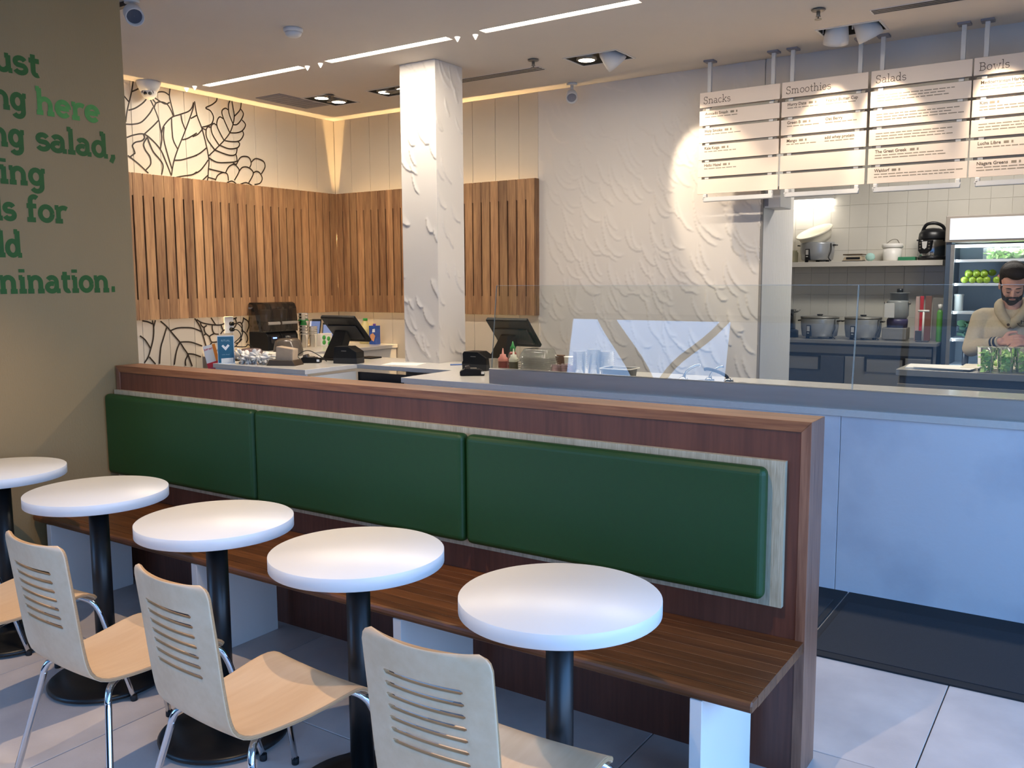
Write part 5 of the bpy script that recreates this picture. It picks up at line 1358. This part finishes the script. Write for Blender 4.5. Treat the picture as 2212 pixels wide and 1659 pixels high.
for k in range(6):
    m = MB(); m.M = Matrix.Translation(Vector((px, py, SZ))+dd*0.115) @ Matrix.Rotation(math.atan2(dd.x, -dd.y), 4, 'Z')
    bx = -0.058 if k < 3 else 0.042; bz = 0.175-0.03*(k % 3)
    m.box(bx, bx+0.018, -0.0325, -0.029, bz, bz+0.013); m.build('button', M_ALU, p_)

# long undercounter refrigerator with worktop
WZ = 0.955
t = thing('undercounter_fridge', (-2.7, 10.1, 0), 'long steel undercounter refrigerator with a worktop along the kitchen wall', 'refrigerator')
MB().box(-4.3, -1.42, 9.70, 10.55, WZ-0.035, WZ).build('worktop', M_KSTEEL, t, bevel=0.003)
MB().box(-4.25, -1.50, 9.78, 10.54, 0.1, WZ-0.035).build('cabinet', M_KSTEELD, t)
MB().box(-4.25, -1.468, 9.745, 9.78, 0.815, 0.895).build('top_rail', M_KSTEEL, t)
for (a, b, mm) in ((-3.14, -2.308, M_KSTEELD), (-2.298, -1.468, M_KSTEEL)):
    d = MB().box(a, b, 9.725, 9.775, 0.14, 0.79).build('door', mm, t, bevel=0.004)
    c_ = (a+b)/2-0.02+0.0
    x0_, x1_ = c_-0.185, c_+0.185
    m = MB()
    m.box(x0_-0.012, x1_+0.012, 9.715, 9.7255, 0.775, 0.795); m.box(x0_-0.012, x0_+0.012, 9.715, 9.7255, 0.64, 0.78); m.box(x1_-0.012, x1_+0.012, 9.715, 9.7255, 0.64, 0.78)
    m.build('handle_frame', M_DK, d)
    MB().box(x0_+0.012, x1_-0.012, 9.718, 9.7255, 0.64, 0.775).build('handle_plate', M_KSTEEL, d)
MB().box(-1.52, -1.47, 9.75, 9.80, 0, WZ-0.035).build('leg', M_DK, t)
MB().box(-1.455, -1.43, 9.75, 9.78, 0, WZ-0.035).build('leg', M_KSTEEL, t)
cooker(-2.655, 10.05, WZ, 0.200, 0.205, 'grey rice cooker on the worktop, left one of the pair')
cooker(-2.20, 10.05, WZ, 0.188, 0.205, 'grey rice cooker on the worktop, beside the juicer')
t = thing('stock_pot', (-3.07, 10.12, WZ), 'steel stock pot partly hidden by the passage wall', 'pot')
MB().lathe([(0.125, WZ+0.085), (0.13, WZ+0.09), (0.13, WZ+0.305), (0.134, WZ+0.31), (0.126, WZ+0.31)], c=(-3.07, 10.12, 0), n=32).build('pot', M_SS, t)
MB().lathe([(0.16, WZ), (0.16, WZ+0.07), (0.13, WZ+0.085)], c=(-3.07, 10.12, 0), n=32).build('burner', M_DK, t)
MB().tube(smooth_path([(-2.945, 10.09, WZ+0.275), (-2.90, 10.08, WZ+0.295), (-2.895, 10.13, WZ+0.30), (-2.943, 10.16, WZ+0.275)], 5), 0.006, 6).build('handle', M_SS, t)
# juicer
t = thing('juicer', (-1.87, 10.05, WZ), 'tall grey juicer with a clear bowl beside the rice cookers', 'juicer')
MB().box(-1.99, -1.75, 9.95, 10.16, WZ+0.01, WZ+0.135).build('motor_base', M_KSTEEL, t, bevel=0.01)
MB().lathe([(0.10, WZ+0.135), (0.105, WZ+0.20), (0.10, WZ+0.225)], c=(-1.86, 10.06, 0), n=26).build('collar', pm('violet_grey_plastic', '#4b4668', 0.4), t)
MB().lathe([(0.085, WZ+0.22), (0.108, WZ+0.26), (0.108, WZ+0.40), (0.095, WZ+0.42)], c=(-1.86, 10.06, 0), n=26).build('bowl', pm('grey_clear_plastic', '#8f918f', 0.25), t)
MB().lathe([(0.09, WZ+0.42), (0.092, WZ+0.49), (0.10, WZ+0.492), (0.10, WZ+0.50), (0.001, WZ+0.50)], c=(-1.85, 10.06, 0), n=26).build('lid', pm('grey_lid_plastic', '#7b7d7c', 0.3), t)
MB().lathe([(0.032, WZ+0.50), (0.03, WZ+0.54), (0.001, WZ+0.541)], c=(-1.845, 10.06, 0), n=16).build('pusher', M_DK, t)
MB().box(-1.965, -1.87, 9.93, 9.95, WZ+0.24, WZ+0.39).build('label', M_FIX, t, bevel=0.002)
for s in (-1, 1): MB().ball((-1.86+s*0.118, 10.03, WZ+0.39), 0.016, 8, 6).build('clamp', M_ALU, t)
# chopping boards and small things by the tall fridge
def slab(x0, x1, y, z0, z1, mat, name, label, cat, lean=0.02):
    m = MB(); m.add([(x0, y, z0), (x1, y, z0), (x1, y+0.012, z0), (x0, y+0.012, z0), (x0, y+lean+0.0, z1), (x1, y+lean, z1), (x1, y+lean+0.012, z1), (x0, y+lean+0.012, z1)],
          [(0, 3, 2, 1), (4, 5, 6, 7), (0, 1, 5, 4), (1, 2, 6, 5), (2, 3, 7, 6), (3, 0, 4, 7)])
    return tag(m.build(name, mat, bevel=0.002, seg=1), label, cat)
slab(-1.69, -1.655, 10.05, WZ, 1.415, pm('pale_board', '#c9a9a0', 0.5), 'chopping_board', 'pale pink chopping board standing on edge', 'chopping board')
slab(-1.65, -1.615, 10.06, WZ, 1.418, pm('red_board', '#c22a35', 0.5), 'chopping_board', 'red chopping board standing on edge', 'chopping board')
slab(-1.605, -1.545, 10.10, WZ, 1.42, pm('brown_board', '#7d5548', 0.5), 'chopping_board', 'brown chopping board between the red one and the steel bowl', 'chopping board')
slab(-1.55, -1.44, 10.20, WZ, 1.40, pm('grey_board', '#9a948c', 0.5), 'chopping_board', 'grey chopping board beside the tall fridge', 'chopping board')
t = thing('juice_bottle', (-1.445, 10.0, WZ), 'green bottle with a white cap beside the tall fridge', 'bottle')
MB().lathe([(0.028, WZ), (0.03, WZ+0.01), (0.03, WZ+0.30), (0.014, WZ+0.33)], c=(-1.445, 10.0, 0), n=16).build('body', pm('green_bottle', '#5da345', 0.35), t)
MB().lathe([(0.016, WZ+0.32), (0.022, WZ+0.38), (0.001, WZ+0.385)], c=(-1.445, 10.0, 0), n=14).build('cap', M_WPLA, t)
t = thing('can_opener', (-1.575, 9.9, WZ), 'white handled bench tool standing in front of the chopping boards', 'tool')
MB().tube([(-1.635, 9.9, WZ+0.315), (-1.53, 9.9, WZ+0.315)], 0.012, 8).build('grip', M_WPLA, t)
MB().tube([(-1.585, 9.9, WZ+0.01), (-1.583, 9.9, WZ+0.31)], 0.010, 8).build('shaft', M_WPLA, t)
MB().box(-1.64, -1.53, 9.85, 9.95, WZ, WZ+0.012).build('plate', M_KSTEELD, t)
MB().box(-1.66, -1.60, 9.92, 9.98, WZ+0.012, WZ+0.11).build('gear_box', M_KSTEELD, t)

# tall display fridge
t = thing('display_fridge', (-0.8, 10.2, 0), 'tall display fridge with a lit header and shelves of produce', 'refrigerator')
FX0, FX1, FY0, FY1 = -1.405, -0.16, 9.90, 10.54
M_FR = pm('fridge_frame', '#5f6b78', 0.35, metal=0.5)
M_FIN = pm('fridge_liner', '#8796a3', 0.45, var=0.02)
M_HEAD = bpy.data.materials.new('header_light'); _nt, _b = nodes(M_HEAD)
_t = _nt.nodes.new('ShaderNodeTexCoord'); _m = _nt.nodes.new('ShaderNodeMapping'); _g = _nt.nodes.new('ShaderNodeTexGradient'); _g.gradient_type = 'QUADRATIC_SPHERE'
_m.inputs['Location'].default_value = (-0.10, 0.0, -2.085*5); _m.inputs['Scale'].default_value = (1.4, 0.0, 5.0)
_nt.links.new(_t.outputs['Object'], _m.inputs['Vector']); _nt.links.new(_m.outputs[0], _g.inputs[0])
_r = _nt.nodes.new('ShaderNodeMapRange'); _r.inputs['To Min'].default_value = 0.3; _r.inputs['To Max'].default_value = 1.25
_nt.links.new(_g.outputs['Fac'], _r.inputs['Value']); _nt.links.new(_r.outputs[0], _b.inputs['Emission Strength'])
setp(_b, 'Emission Color', (0.80, 0.87, 1.0, 1)); setp(_b, 'Base Color', (0.7, 0.75, 0.85, 1))
MB().box(FX0, FX0+0.05, FY0, FY1, 0.1, 1.96).build('side_wall', M_FR, t)
MB().box(FX1-0.05, FX1, FY0, FY1, 0.1, 1.96).build('side_wall', M_FR, t)
MB().box(FX0+0.05, FX1-0.05, FY1-0.03, FY1, 0.1, 1.96).build('rear_wall', M_FIN, t)
MB().box(FX0, FX1, FY0, FY1, 0.1, 0.45).build('plinth', M_FR, t)
MB().box(FX0-0.01, FX1, FY0-0.02, FY1, 1.955, 2.215).build('header', pm('header_frame', '#8f867c', 0.5), t, bevel=0.006)
MB().box(FX0+0.03, FX1-0.02, FY0-0.026, FY0-0.019, 1.978, 2.188).build('header_sign', M_HEAD, t)
m = MB(); m.box(FX0+0.045, FX0+0.085, FY0-0.012, FY0+0.01, 0.45, 1.93); m.box(FX1-0.085, FX1-0.045, FY0-0.012, FY0+0.01, 0.45, 1.93)
m = None
MB().box(FX0+0.045, FX0+0.08, FY0-0.012, FY0+0.01, 0.45, 1.93).build('door_frame', M_KSTEEL, t)
MB().box(FX1-0.08, FX1-0.045, FY0-0.012, FY0+0.01, 0.45, 1.93).build('door_frame', M_KSTEEL, t)
SHZ = [1.785, 1.55, 1.27, 0.995, 0.72]
for z in SHZ: MB().box(FX0+0.052, FX1-0.052, FY0+0.03, FY1-0.03, z-0.025, z).build('shelf', pm('fridge_shelf', '#d5dce2', 0.3), t)
MB().box(FX0+0.08, FX1-0.08, FY0+0.012, FY0+0.018, 1.90, 1.93).build('light_strip', emis('fridge_strip', (0.85, 0.95, 1.0), 4.0), t)
area('fridge_light', ((FX0+FX1)/2, FY0+0.06, 1.925), (math.radians(-12), 0, 0), 1.0, 0.05, 9, (0.82, 0.92, 1.0))
area('fridge_light', (FX0+0.09, FY0+0.03, 1.2), (pi/2, 0, math.radians(-35)), 0.03, 1.3, 4, (0.75, 0.88, 1.0))
# produce
rs = random.Random(9)
M_LET = pm('cut_lettuce', '#d6f0a0', 0.5, var=0.25, scale=30, c2='#98d468')
def leaf_heap(name, x0, x1, y0, y1, z0, z1, n, mat, parent=None, label=None, cat=None, size=0.03):
    m = MB()
    for k in range(n):
        c_ = Vector((rs.uniform(x0, x1), rs.uniform(y0, y1), rs.uniform(z0, z1)))
        q = Matrix.Translation(c_) @ Matrix.Rotation(rs.uniform(0, 6.28), 4, 'Z') @ Matrix.Rotation(rs.uniform(-1.3, 1.3), 4, 'X')
        m.M = q; s_ = size*rs.uniform(0.6, 1.2)
        m.add([(-s_, -s_*0.6, 0), (0, -s_*0.8, s_*0.3), (s_, -s_*0.5, 0), (s_*0.9, s_*0.6, s_*0.2), (0, s_*0.8, -s_*0.1), (-s_*0.9, s_*0.6, s_*0.2)], [(0, 1, 4, 5), (1, 2, 3, 4)], True)
    return tag(m.build(name, mat, parent), label, cat, kind='stuff')
t2 = thing('lettuce_tub', (-0.70, 10.15, SHZ[0]), 'clear tub of chopped lettuce on the top fridge shelf', 'tub')
leaf_heap('lettuce', -1.05, -0.25, 9.97, 10.25, SHZ[0]+0.012, SHZ[0]+0.105, 420, M_LET, t2)
m = MB()
m.box(-1.075, -0.22, 9.945, 9.948, SHZ[0], SHZ[0]+0.10); m.box(-1.078, -1.075, 9.945, 10.28, SHZ[0], SHZ[0]+0.10); m.box(-0.22, -0.217, 9.945, 10.28, SHZ[0], SHZ[0]+0.10)
MB().box(-1.078, -0.217, 9.945, 9.949, SHZ[0], SHZ[0]+0.11).build('tub', M_CLEAR, t2)
M_LIMEF = pm('lime_skin', '#7d9a2c', 0.35, var=0.15, scale=30)
first = None
LP = [(-1.235, 0), (-1.165, 0), (-1.10, 0), (-1.04, 0), (-1.20, 1), (-1.13, 1), (-1.065, 1), (-1.21, 2), (-1.14, 2), (-1.07, 2), (-1.00, 2), (-0.95, 0)]
for k, (x, r_) in enumerate(LP):
    if first is None: first = MB().ball((0, 0, 0), 0.034, 14, 10, (1.08, 1, 0.97)).build('lime', M_LIMEF, label='green lime in the pile on the second fridge shelf', cat='lime', group='limes in the fridge'); o = first
    else: o = first.copy(); COL.objects.link(o)
    o.location = (x, 10.0 if r_ != 2 else 10.07, SHZ[1]+0.033+(0.055 if r_ == 1 else (0.07 if r_ == 2 else 0)))
tag(MB().ball((-0.90, 10.02, SHZ[1]+0.05), 0.05, 12, 8, (1.2, 1, 0.9)).build('wrapped_fruit', pm('pinkish_wrap', '#8e5a58', 0.5)), 'reddish wrapped fruit beside the limes', 'fruit')
tag(MB().lathe([(0.04, SHZ[2]), (0.042, SHZ[2]+0.15), (0.046, SHZ[2]+0.152), (0.046, SHZ[2]+0.17), (0.001, SHZ[2]+0.171)], c=(-1.285, 10.05, 0), n=20).build('food_jar', pm('grey_jar', '#8c8c88', 0.3)), 'grey lidded jar on the third fridge shelf', 'jar')
leaf_heap('salad_bag', -1.27, -0.6, 9.98, 10.3, SHZ[3]+0.02, SHZ[3]+0.16, 240, pm('dark_leaves', '#2c4a34', 0.5, var=0.3, scale=20), None, 'bagged dark salad leaves on the fourth fridge shelf', 'salad', 0.035)
tag(MB().box(-1.27, -0.3, 9.96, 10.3, SHZ[2]+0.0, SHZ[2]+0.10).build('produce_crate', pm('dark_crate', '#3f4a44', 0.6), bevel=0.01), 'dark crate on the third fridge shelf', 'crate') if False else None
tag(MB().lathe([(0.03, SHZ[4]), (0.03, SHZ[4]+0.16), (0.012, SHZ[4]+0.2)], c=(-1.2, 10.05, 0), n=14).build('dark_bottle', M_DK), 'dark bottle on the lowest fridge shelf', 'bottle')

# prep island with boards, papers and salad cups
IZ = 0.98
t = thing('prep_table', (-0.4, 6.95, 0), 'steel topped preparation table in front of the person', 'table')
MB().box(-1.208, 1.0, 6.56, 7.02, IZ-0.045, IZ).build('tabletop', M_KSTEEL, t, bevel=0.003)
MB().box(-1.19, 0.98, 6.60, 6.98, 0.08, IZ-0.045).build('cabinet', M_KSTEELD, t)
MB().box(-1.20, 0.98, 6.575, 6.60, 0.12, IZ-0.10).build('front_panel', M_KSTEEL, t, bevel=0.003)
m = MB(); 
m.M = Matrix.Translation((-0.98, 6.78, IZ)) @ Matrix.Rotation(0.05, 4, 'Z')
m.box(-0.19, 0.17, -0.14, 0.14, 0, 0.012)
tag(m.build('paper_stack', M_PAPER, bevel=0.002), 'stack of white paper sheets at the table corner', 'paper')
m = MB(); m.M = Matrix.Translation((-0.90, 6.70, IZ+0.014)) @ Matrix.Rotation(-0.12, 4, 'Z'); m.box(-0.20, 0.16, -0.10, 0.12, -0.001, 0.001)
tag(m.build('paper_sheet', M_PAPER), 'loose top sheet lying askew over the paper stack', 'paper')
tag(MB().box(-0.83, -0.25, 6.72, 7.0, IZ, IZ+0.02).build('cutting_board', M_CREAM, bevel=0.003), 'cream cutting board in front of the person', 'cutting board')
def saladcup(x, y, label, h=0.165):
    t = thing('salad_cup', (x, y, IZ), label, 'cup', 'clear cups of salad')
    MB().lathe([(0.043, IZ+0.001), (0.058, IZ+h), (0.062, IZ+h+0.003), (0.062, IZ+h-0.004)], c=(x, y, 0), n=24, cap=False).build('cup', M_CLEAR, t)
    m = MB()
    for k in range(150):
        a = rs.uniform(0, 6.28); f = rs.random(); z = IZ+0.01+f*(h-0.035); R_ = (0.040+0.012*f)*math.sqrt(rs.uniform(0.3, 1))
        m.M = Matrix.Translation((x+R_*math.cos(a), y+R_*math.sin(a), z)) @ Matrix.Rotation(rs.uniform(0, 6.28), 4, 'Z') @ Matrix.Rotation(rs.uniform(-1.4, 1.4), 4, 'X')
        s_ = rs.uniform(0.008, 0.016)
        m.add([(-s_, -s_, 0), (s_, -s_, s_*0.3), (s_, s_, 0), (-s_, s_, s_*0.3)], [(0, 1, 2, 3)], True)
    m.build('salad', M_LET, t, kind='stuff')
saladcup(-0.668, 6.64, 'clear cup of green salad, the first one beside the paper stack')
saladcup(-0.555, 6.66, 'clear cup of green salad in front of the hands')
saladcup(-0.452, 6.68, 'clear cup of green salad cut by the photo edge')
tag(MB().ball((-0.615, 6.80, IZ+0.05), 0.03, 10, 8, (1.2, 1, 0.8)).build('lettuce_piece', M_LET), 'bright piece of lettuce between the salad cups', 'lettuce')

# ------------------------------------------------------------------ the person behind the preparation table
M_SKIN = pm('skin', '#d19c86', 0.5, var=0.05, scale=14)
M_HAIR = pm('dark_hair', '#1d1512', 0.7, var=0.3, scale=160, bump=0.5, bscale=220)
M_KNIT = pm('oatmeal_knit', '#cbbb9f', 0.9, var=0.05, scale=60, bump=0.25, bscale=260)
M_NAVY = pm('navy_stripe', '#262c38', 0.85)
M_JEAN = pm('dark_trousers', '#23262e', 0.85)
def cap_(m, p0, p1, r0, r1, n=16):
    m.tube([p0, p1], [r0, r1], n); m.ball(p0, r0, n, 10); m.ball(p1, r1, n, 10)
def ell_(m, c, s):
    m.ball(c, 1.0, 20, 14, s)
def fuse(m, name, mat, parent, vox, it=3, **k):
    o = m.build(name, mat, parent, **k)
    md = o.modifiers.new('remesh', 'REMESH'); md.mode = 'VOXEL'; md.voxel_size = vox; md.use_smooth_shade = True
    sm_ = o.modifiers.new('smooth', 'SMOOTH'); sm_.factor = 0.5; sm_.iterations = it
    return o
man = thing('person', (-0.59, 7.45, 0), 'person with dark hair and beard in a cream shawl collar sweater, looking down', 'person')
HM = Matrix.Translation((-0.598, 7.385, 1.565)) @ Matrix.Rotation(math.radians(8), 4, 'Z') @ Matrix.Rotation(math.radians(31), 4, 'X')
def H(p): return tuple(HM @ Vector(p))
bd = MB()
bd.M = HM
ell_(bd, (0, 0.012, 0.035), (0.080, 0.100, 0.092))
ell_(bd, (0, -0.032, -0.030), (0.068, 0.066, 0.085))
ell_(bd, (0, -0.052, -0.088), (0.046, 0.042, 0.034))
for s in (-1, 1):
    ell_(bd, (s*0.036, -0.072, -0.042), (0.026, 0.022, 0.026))
    ell_(bd, (s*0.030, -0.088, 0.004), (0.028, 0.013, 0.009))
    ell_(bd, (s*0.081, 0.008, -0.028), (0.010, 0.022, 0.034))
    ell_(bd, (s*0.031, -0.084, -0.016), (0.018, 0.012, 0.011))
    ell_(bd, (s*0.010, -0.104, -0.046), (0.009, 0.010, 0.008))
cap_(bd, (0, -0.088, 0.0), (0, -0.112, -0.040), 0.010, 0.0125)
ell_(bd, (0, -0.093, -0.072), (0.024, 0.010, 0.008))
bd.M = None
cap_(bd, H((0, 0.03, -0.05)), (-0.59, 7.455, 1.34), 0.058, 0.066)
# trunk under the clothes, arms, legs
ell_(bd, (-0.59, 7.44, 1.20), (0.165, 0.10, 0.17)); ell_(bd, (-0.59, 7.45, 0.98), (0.16, 0.105, 0.20))
def hand(w, d, up, thumb_side, curl):
    """palm plus four fingers and a thumb; d = pointing direction, up = back-of-hand normal"""
    d = Vector(d).normalized(); up = Vector(up); up = (up-d*up.dot(d)).normalized(); sd = d.cross(up)
    w = Vector(w)
    for k in range(4):
        f = -0.030+0.020*k
        cap_(bd, w+sd*f*0.7+d*0.012, w+sd*f+d*0.082, 0.013, 0.0115, 10)
    lens = [0.062, 0.074, 0.070, 0.055]
    for k in range(4):
        f = -0.031+0.0205*k
        p = w+sd*f+d*0.084
        a = 0.25; pts = [p]
        for q in range(3):
            dirv = (d*math.cos(a)-up*math.sin(a)+sd*0.06*(k-1.5)).normalized()
            p = p+dirv*lens[k]*(0.45, 0.32, 0.25)[q]; pts.append(p); a += curl
        bd.tube(smooth_path(pts, 3), [0.0092]*4+[0.0086]*3+[0.0078]*3, 10)
        bd.ball(pts[-1], 0.0082, 10, 8)
    p = w+sd*0.026*thumb_side+d*0.022
    p1 = p+(d*0.6+sd*thumb_side*0.8+up*0.15).normalized()*0.040
    p2 = p1+(d*0.9+sd*thumb_side*0.25-up*0.1).normalized()*0.032
    p3 = p2+(d*1.0-up*0.25).normalized()*0.024
    bd.tube(smooth_path([p, p1, p2, p3], 3), [0.014]*4+[0.011]*3+[0.009]*3, 10); bd.ball(p3, 0.0092, 10, 8)
WR, WL_ = (-0.640, 7.225, 1.148), (-0.455, 7.235, 1.150)
ER, EL = (-0.842, 7.375, 1.085), (-0.335, 7.385, 1.085)
cap_(bd, ER, WR, 0.045, 0.028); cap_(bd, EL, WL_, 0.045, 0.028)
hand(WR, (0.93, -0.30, 0.22), (-0.2, -0.75, 0.62), -1, 0.42)
hand(WL_, (-0.80, -0.55, 0.02), (0.2, -0.55, 0.8), 1, 0.42)
for s in (-1, 1):
    cap_(bd, (-0.59+s*0.09, 7.46, 0.90), (-0.59+s*0.10, 7.46, 0.50), 0.085, 0.058); cap_(bd, (-0.59+s*0.10, 7.46, 0.50), (-0.59+s*0.105, 7.49, 0.08), 0.056, 0.040)
    cap_(bd, (-0.59+s*0.105, 7.50, 0.045), (-0.59+s*0.12, 7.36, 0.035), 0.038, 0.03)
fuse(bd, 'body', M_SKIN, man, 0.0048, 2)
# sweater
sw = MB()
ell_(sw, (-0.59, 7.435, 1.20), (0.205, 0.130, 0.185)); ell_(sw, (-0.59, 7.44, 1.00), (0.195, 0.128, 0.17))
cap_(sw, (-0.775, 7.455, 1.305), (-0.405, 7.455, 1.305), 0.078, 0.078)
sw.tube([(-0.59, 7.44, 0.86), (-0.59, 7.44, 0.95)], [0.15, 0.17], 24)
cap_(sw, (-0.655, 7.455, 1.35), (-0.525, 7.455, 1.35), 0.062, 0.062)
for S_, E_, W_ in (((-0.790, 7.445, 1.298), ER, WR), ((-0.390, 7.445, 1.298), EL, WL_)):
    cap_(sw, S_, E_, 0.078, 0.064); 
    E2 = Vector(E_); W2 = Vector(W_); q = E2.lerp(W2, 0.93)
    cap_(sw, E_, E2.lerp(W2, 0.75), 0.064, 0.046); sw.tube([E2.lerp(W2, 0.7), q], [0.047, 0.040], 18)
fuse(sw, 'sweater', M_KNIT, man, 0.0075, 4)
for E_, W_ in ((ER, WR), (EL, WL_)):
    E2 = Vector(E_); W2 = Vector(W_)
    for f0, f1, mm, nm in ((0.76, 0.82, M_NAVY, 'cuff_stripe'), (0.82, 0.86, M_KNIT, 'cuff_band'), (0.86, 0.93, M_NAVY, 'cuff_stripe'), (0.93, 0.97, M_KNIT, 'cuff_band')):
        MB().tube([E2.lerp(W2, f0), E2.lerp(W2, f1)], [0.0475-0.008*(f0-0.76)/0.2, 0.0475-0.008*(f1-0.76)/0.2], 22).build(nm, mm, man)
# shawl collar and button
for s in (-1, 1):
    pts = [(-0.59, 7.525, 1.420), (-0.59+s*0.06, 7.49, 1.425), (-0.59+s*0.088, 7.43, 1.405), (-0.59+s*0.075, 7.355, 1.355), (-0.59+s*0.035, 7.312, 1.30), (-0.59-s*0.006, 7.302, 1.255)]
    pp = smooth_path(pts, 5)
    m = MB().tube(pp, [0.030+0.006*math.sin(pi*k/(len(pp)-1)) for k in range(len(pp))], 12)
    m.build('collar', pm('oatmeal_rib', '#b8a88c', 0.9, var=0.05, scale=60, bump=0.3, bscale=300), man)
MB().lathe([(0.010, -0.004), (0.010, 0.003), (0.001, 0.004)], c=(-0.603, 7.272, 1.268), n=14, ax='y').build('button', pm('brown_button', '#4c3b2d', 0.4), man)
# round chest emblem with a letter
ec = Vector((-0.515, 7.296, 1.292))
EMM = Matrix.Translation(ec) @ Matrix.Rotation(math.radians(20), 4, 'Z') @ Matrix.Rotation(math.radians(-12), 4, 'X')
FE = lambda a, b: tuple(EMM @ Vector((a, 0, b)))
m = MB(); ribbon(m, [(0.038*math.cos(2*pi*k/32), 0.038*math.sin(2*pi*k/32)) for k in range(33)], 0.0035, FE)
ribbon(m, [(0.026*math.cos(2*pi*k/32), 0.026*math.sin(2*pi*k/32)) for k in range(33)], 0.002, FE)
for k in range(26):
    a = 2*pi*k/26; ribbon(m, [(0.029*math.cos(a), 0.029*math.sin(a)), (0.035*math.cos(a), 0.035*math.sin(a))], 0.0035, FE)
for a in (-0.010, 0.010):
    ribbon(m, [(a, -0.015), (a, 0.015)], 0.005, FE); ribbon(m, [(a-0.005, -0.015), (a+0.005, -0.015)], 0.003, FE); ribbon(m, [(a-0.005, 0.015), (a+0.005, 0.015)], 0.003, FE)
ribbon(m, [(-0.01, 0), (0.01, 0)], 0.004, FE)
m.build('emblem', pm('emblem_print', '#3a3a3a', 0.8), man, solid=0.001)
# hair, brows, beard, eyes
hr = MB(); hr.M = HM
ell_(hr, (0, 0.030, 0.060), (0.091, 0.100, 0.092)); ell_(hr, (0, -0.025, 0.115), (0.080, 0.080, 0.046)); ell_(hr, (0.015, -0.066, 0.104), (0.060, 0.042, 0.034))
for s in (-1, 1): ell_(hr, (s*0.074, 0.020, 0.022), (0.014, 0.040, 0.050))
fuse(hr, 'hair', M_HAIR, man, 0.006, 2)
br = MB(); br.M = HM
ell_(br, (0, -0.058, -0.108), (0.044, 0.042, 0.034)); ell_(br, (0, -0.056, -0.130), (0.032, 0.030, 0.032))
for s in (-1, 1):
    cap_(br, (s*0.068, -0.010, -0.028), (s*0.044, -0.052, -0.096), 0.010, 0.022)
    cap_(br, (s*0.006, -0.103, -0.061), (s*0.032, -0.088, -0.075), 0.006, 0.008)
    cap_(br, (s*0.034, -0.086, -0.075), (s*0.034, -0.078, -0.10), 0.009, 0.014)
fuse(br, 'beard', M_HAIR, man, 0.005, 2)
for s in (-1, 1):
    m = MB(); m.M = HM; m.tube([(s*0.014, -0.099, 0.008), (s*0.030, -0.101, 0.013), (s*0.050, -0.088, 0.008)], [0.003, 0.0042, 0.0025], 8); m.build('eyebrow', M_HAIR, man)
    m = MB(); m.M = HM; m.tube([(s*0.018, -0.0955, -0.021), (s*0.031, -0.0975, -0.025), (s*0.045, -0.088, -0.021)], [0.0016, 0.0024, 0.0016], 6); m.build('eyelashes', M_HAIR, man)
    m = MB(); m.M = HM; m.ball((s*0.031, -0.0835, -0.0215), 0.0115, 12, 8); m.build('eye', pm('eye_dark', '#3a2c25', 0.3), man)
m = MB(); m.M = HM; m.ball((0, -0.1015, -0.0735), 1.0, 14, 8, (0.019, 0.004, 0.004)); m.build('lips', pm('lips', '#9c5f55', 0.5), man)
# trousers and shoes
tr = MB()
ell_(tr, (-0.59, 7.45, 0.88), (0.175, 0.125, 0.12))
for s in (-1, 1):
    cap_(tr, (-0.59+s*0.088, 7.455, 0.86), (-0.59+s*0.10, 7.46, 0.50), 0.098, 0.072); tr.tube([(-0.59+s*0.10, 7.46, 0.50), (-0.59+s*0.105, 7.49, 0.09)], [0.072, 0.060], 18)
fuse(tr, 'trousers', M_JEAN, man, 0.010, 3)
for s in (-1, 1):
    m = MB(); ell_(m, (-0.59+s*0.115, 7.43, 0.045), (0.050, 0.135, 0.048)); m.box(-0.59+s*0.115-0.045, -0.59+s*0.115+0.045, 7.31, 7.55, 0.0, 0.02)
    fuse(m, 'shoe', M_RUB, man, 0.008, 2)
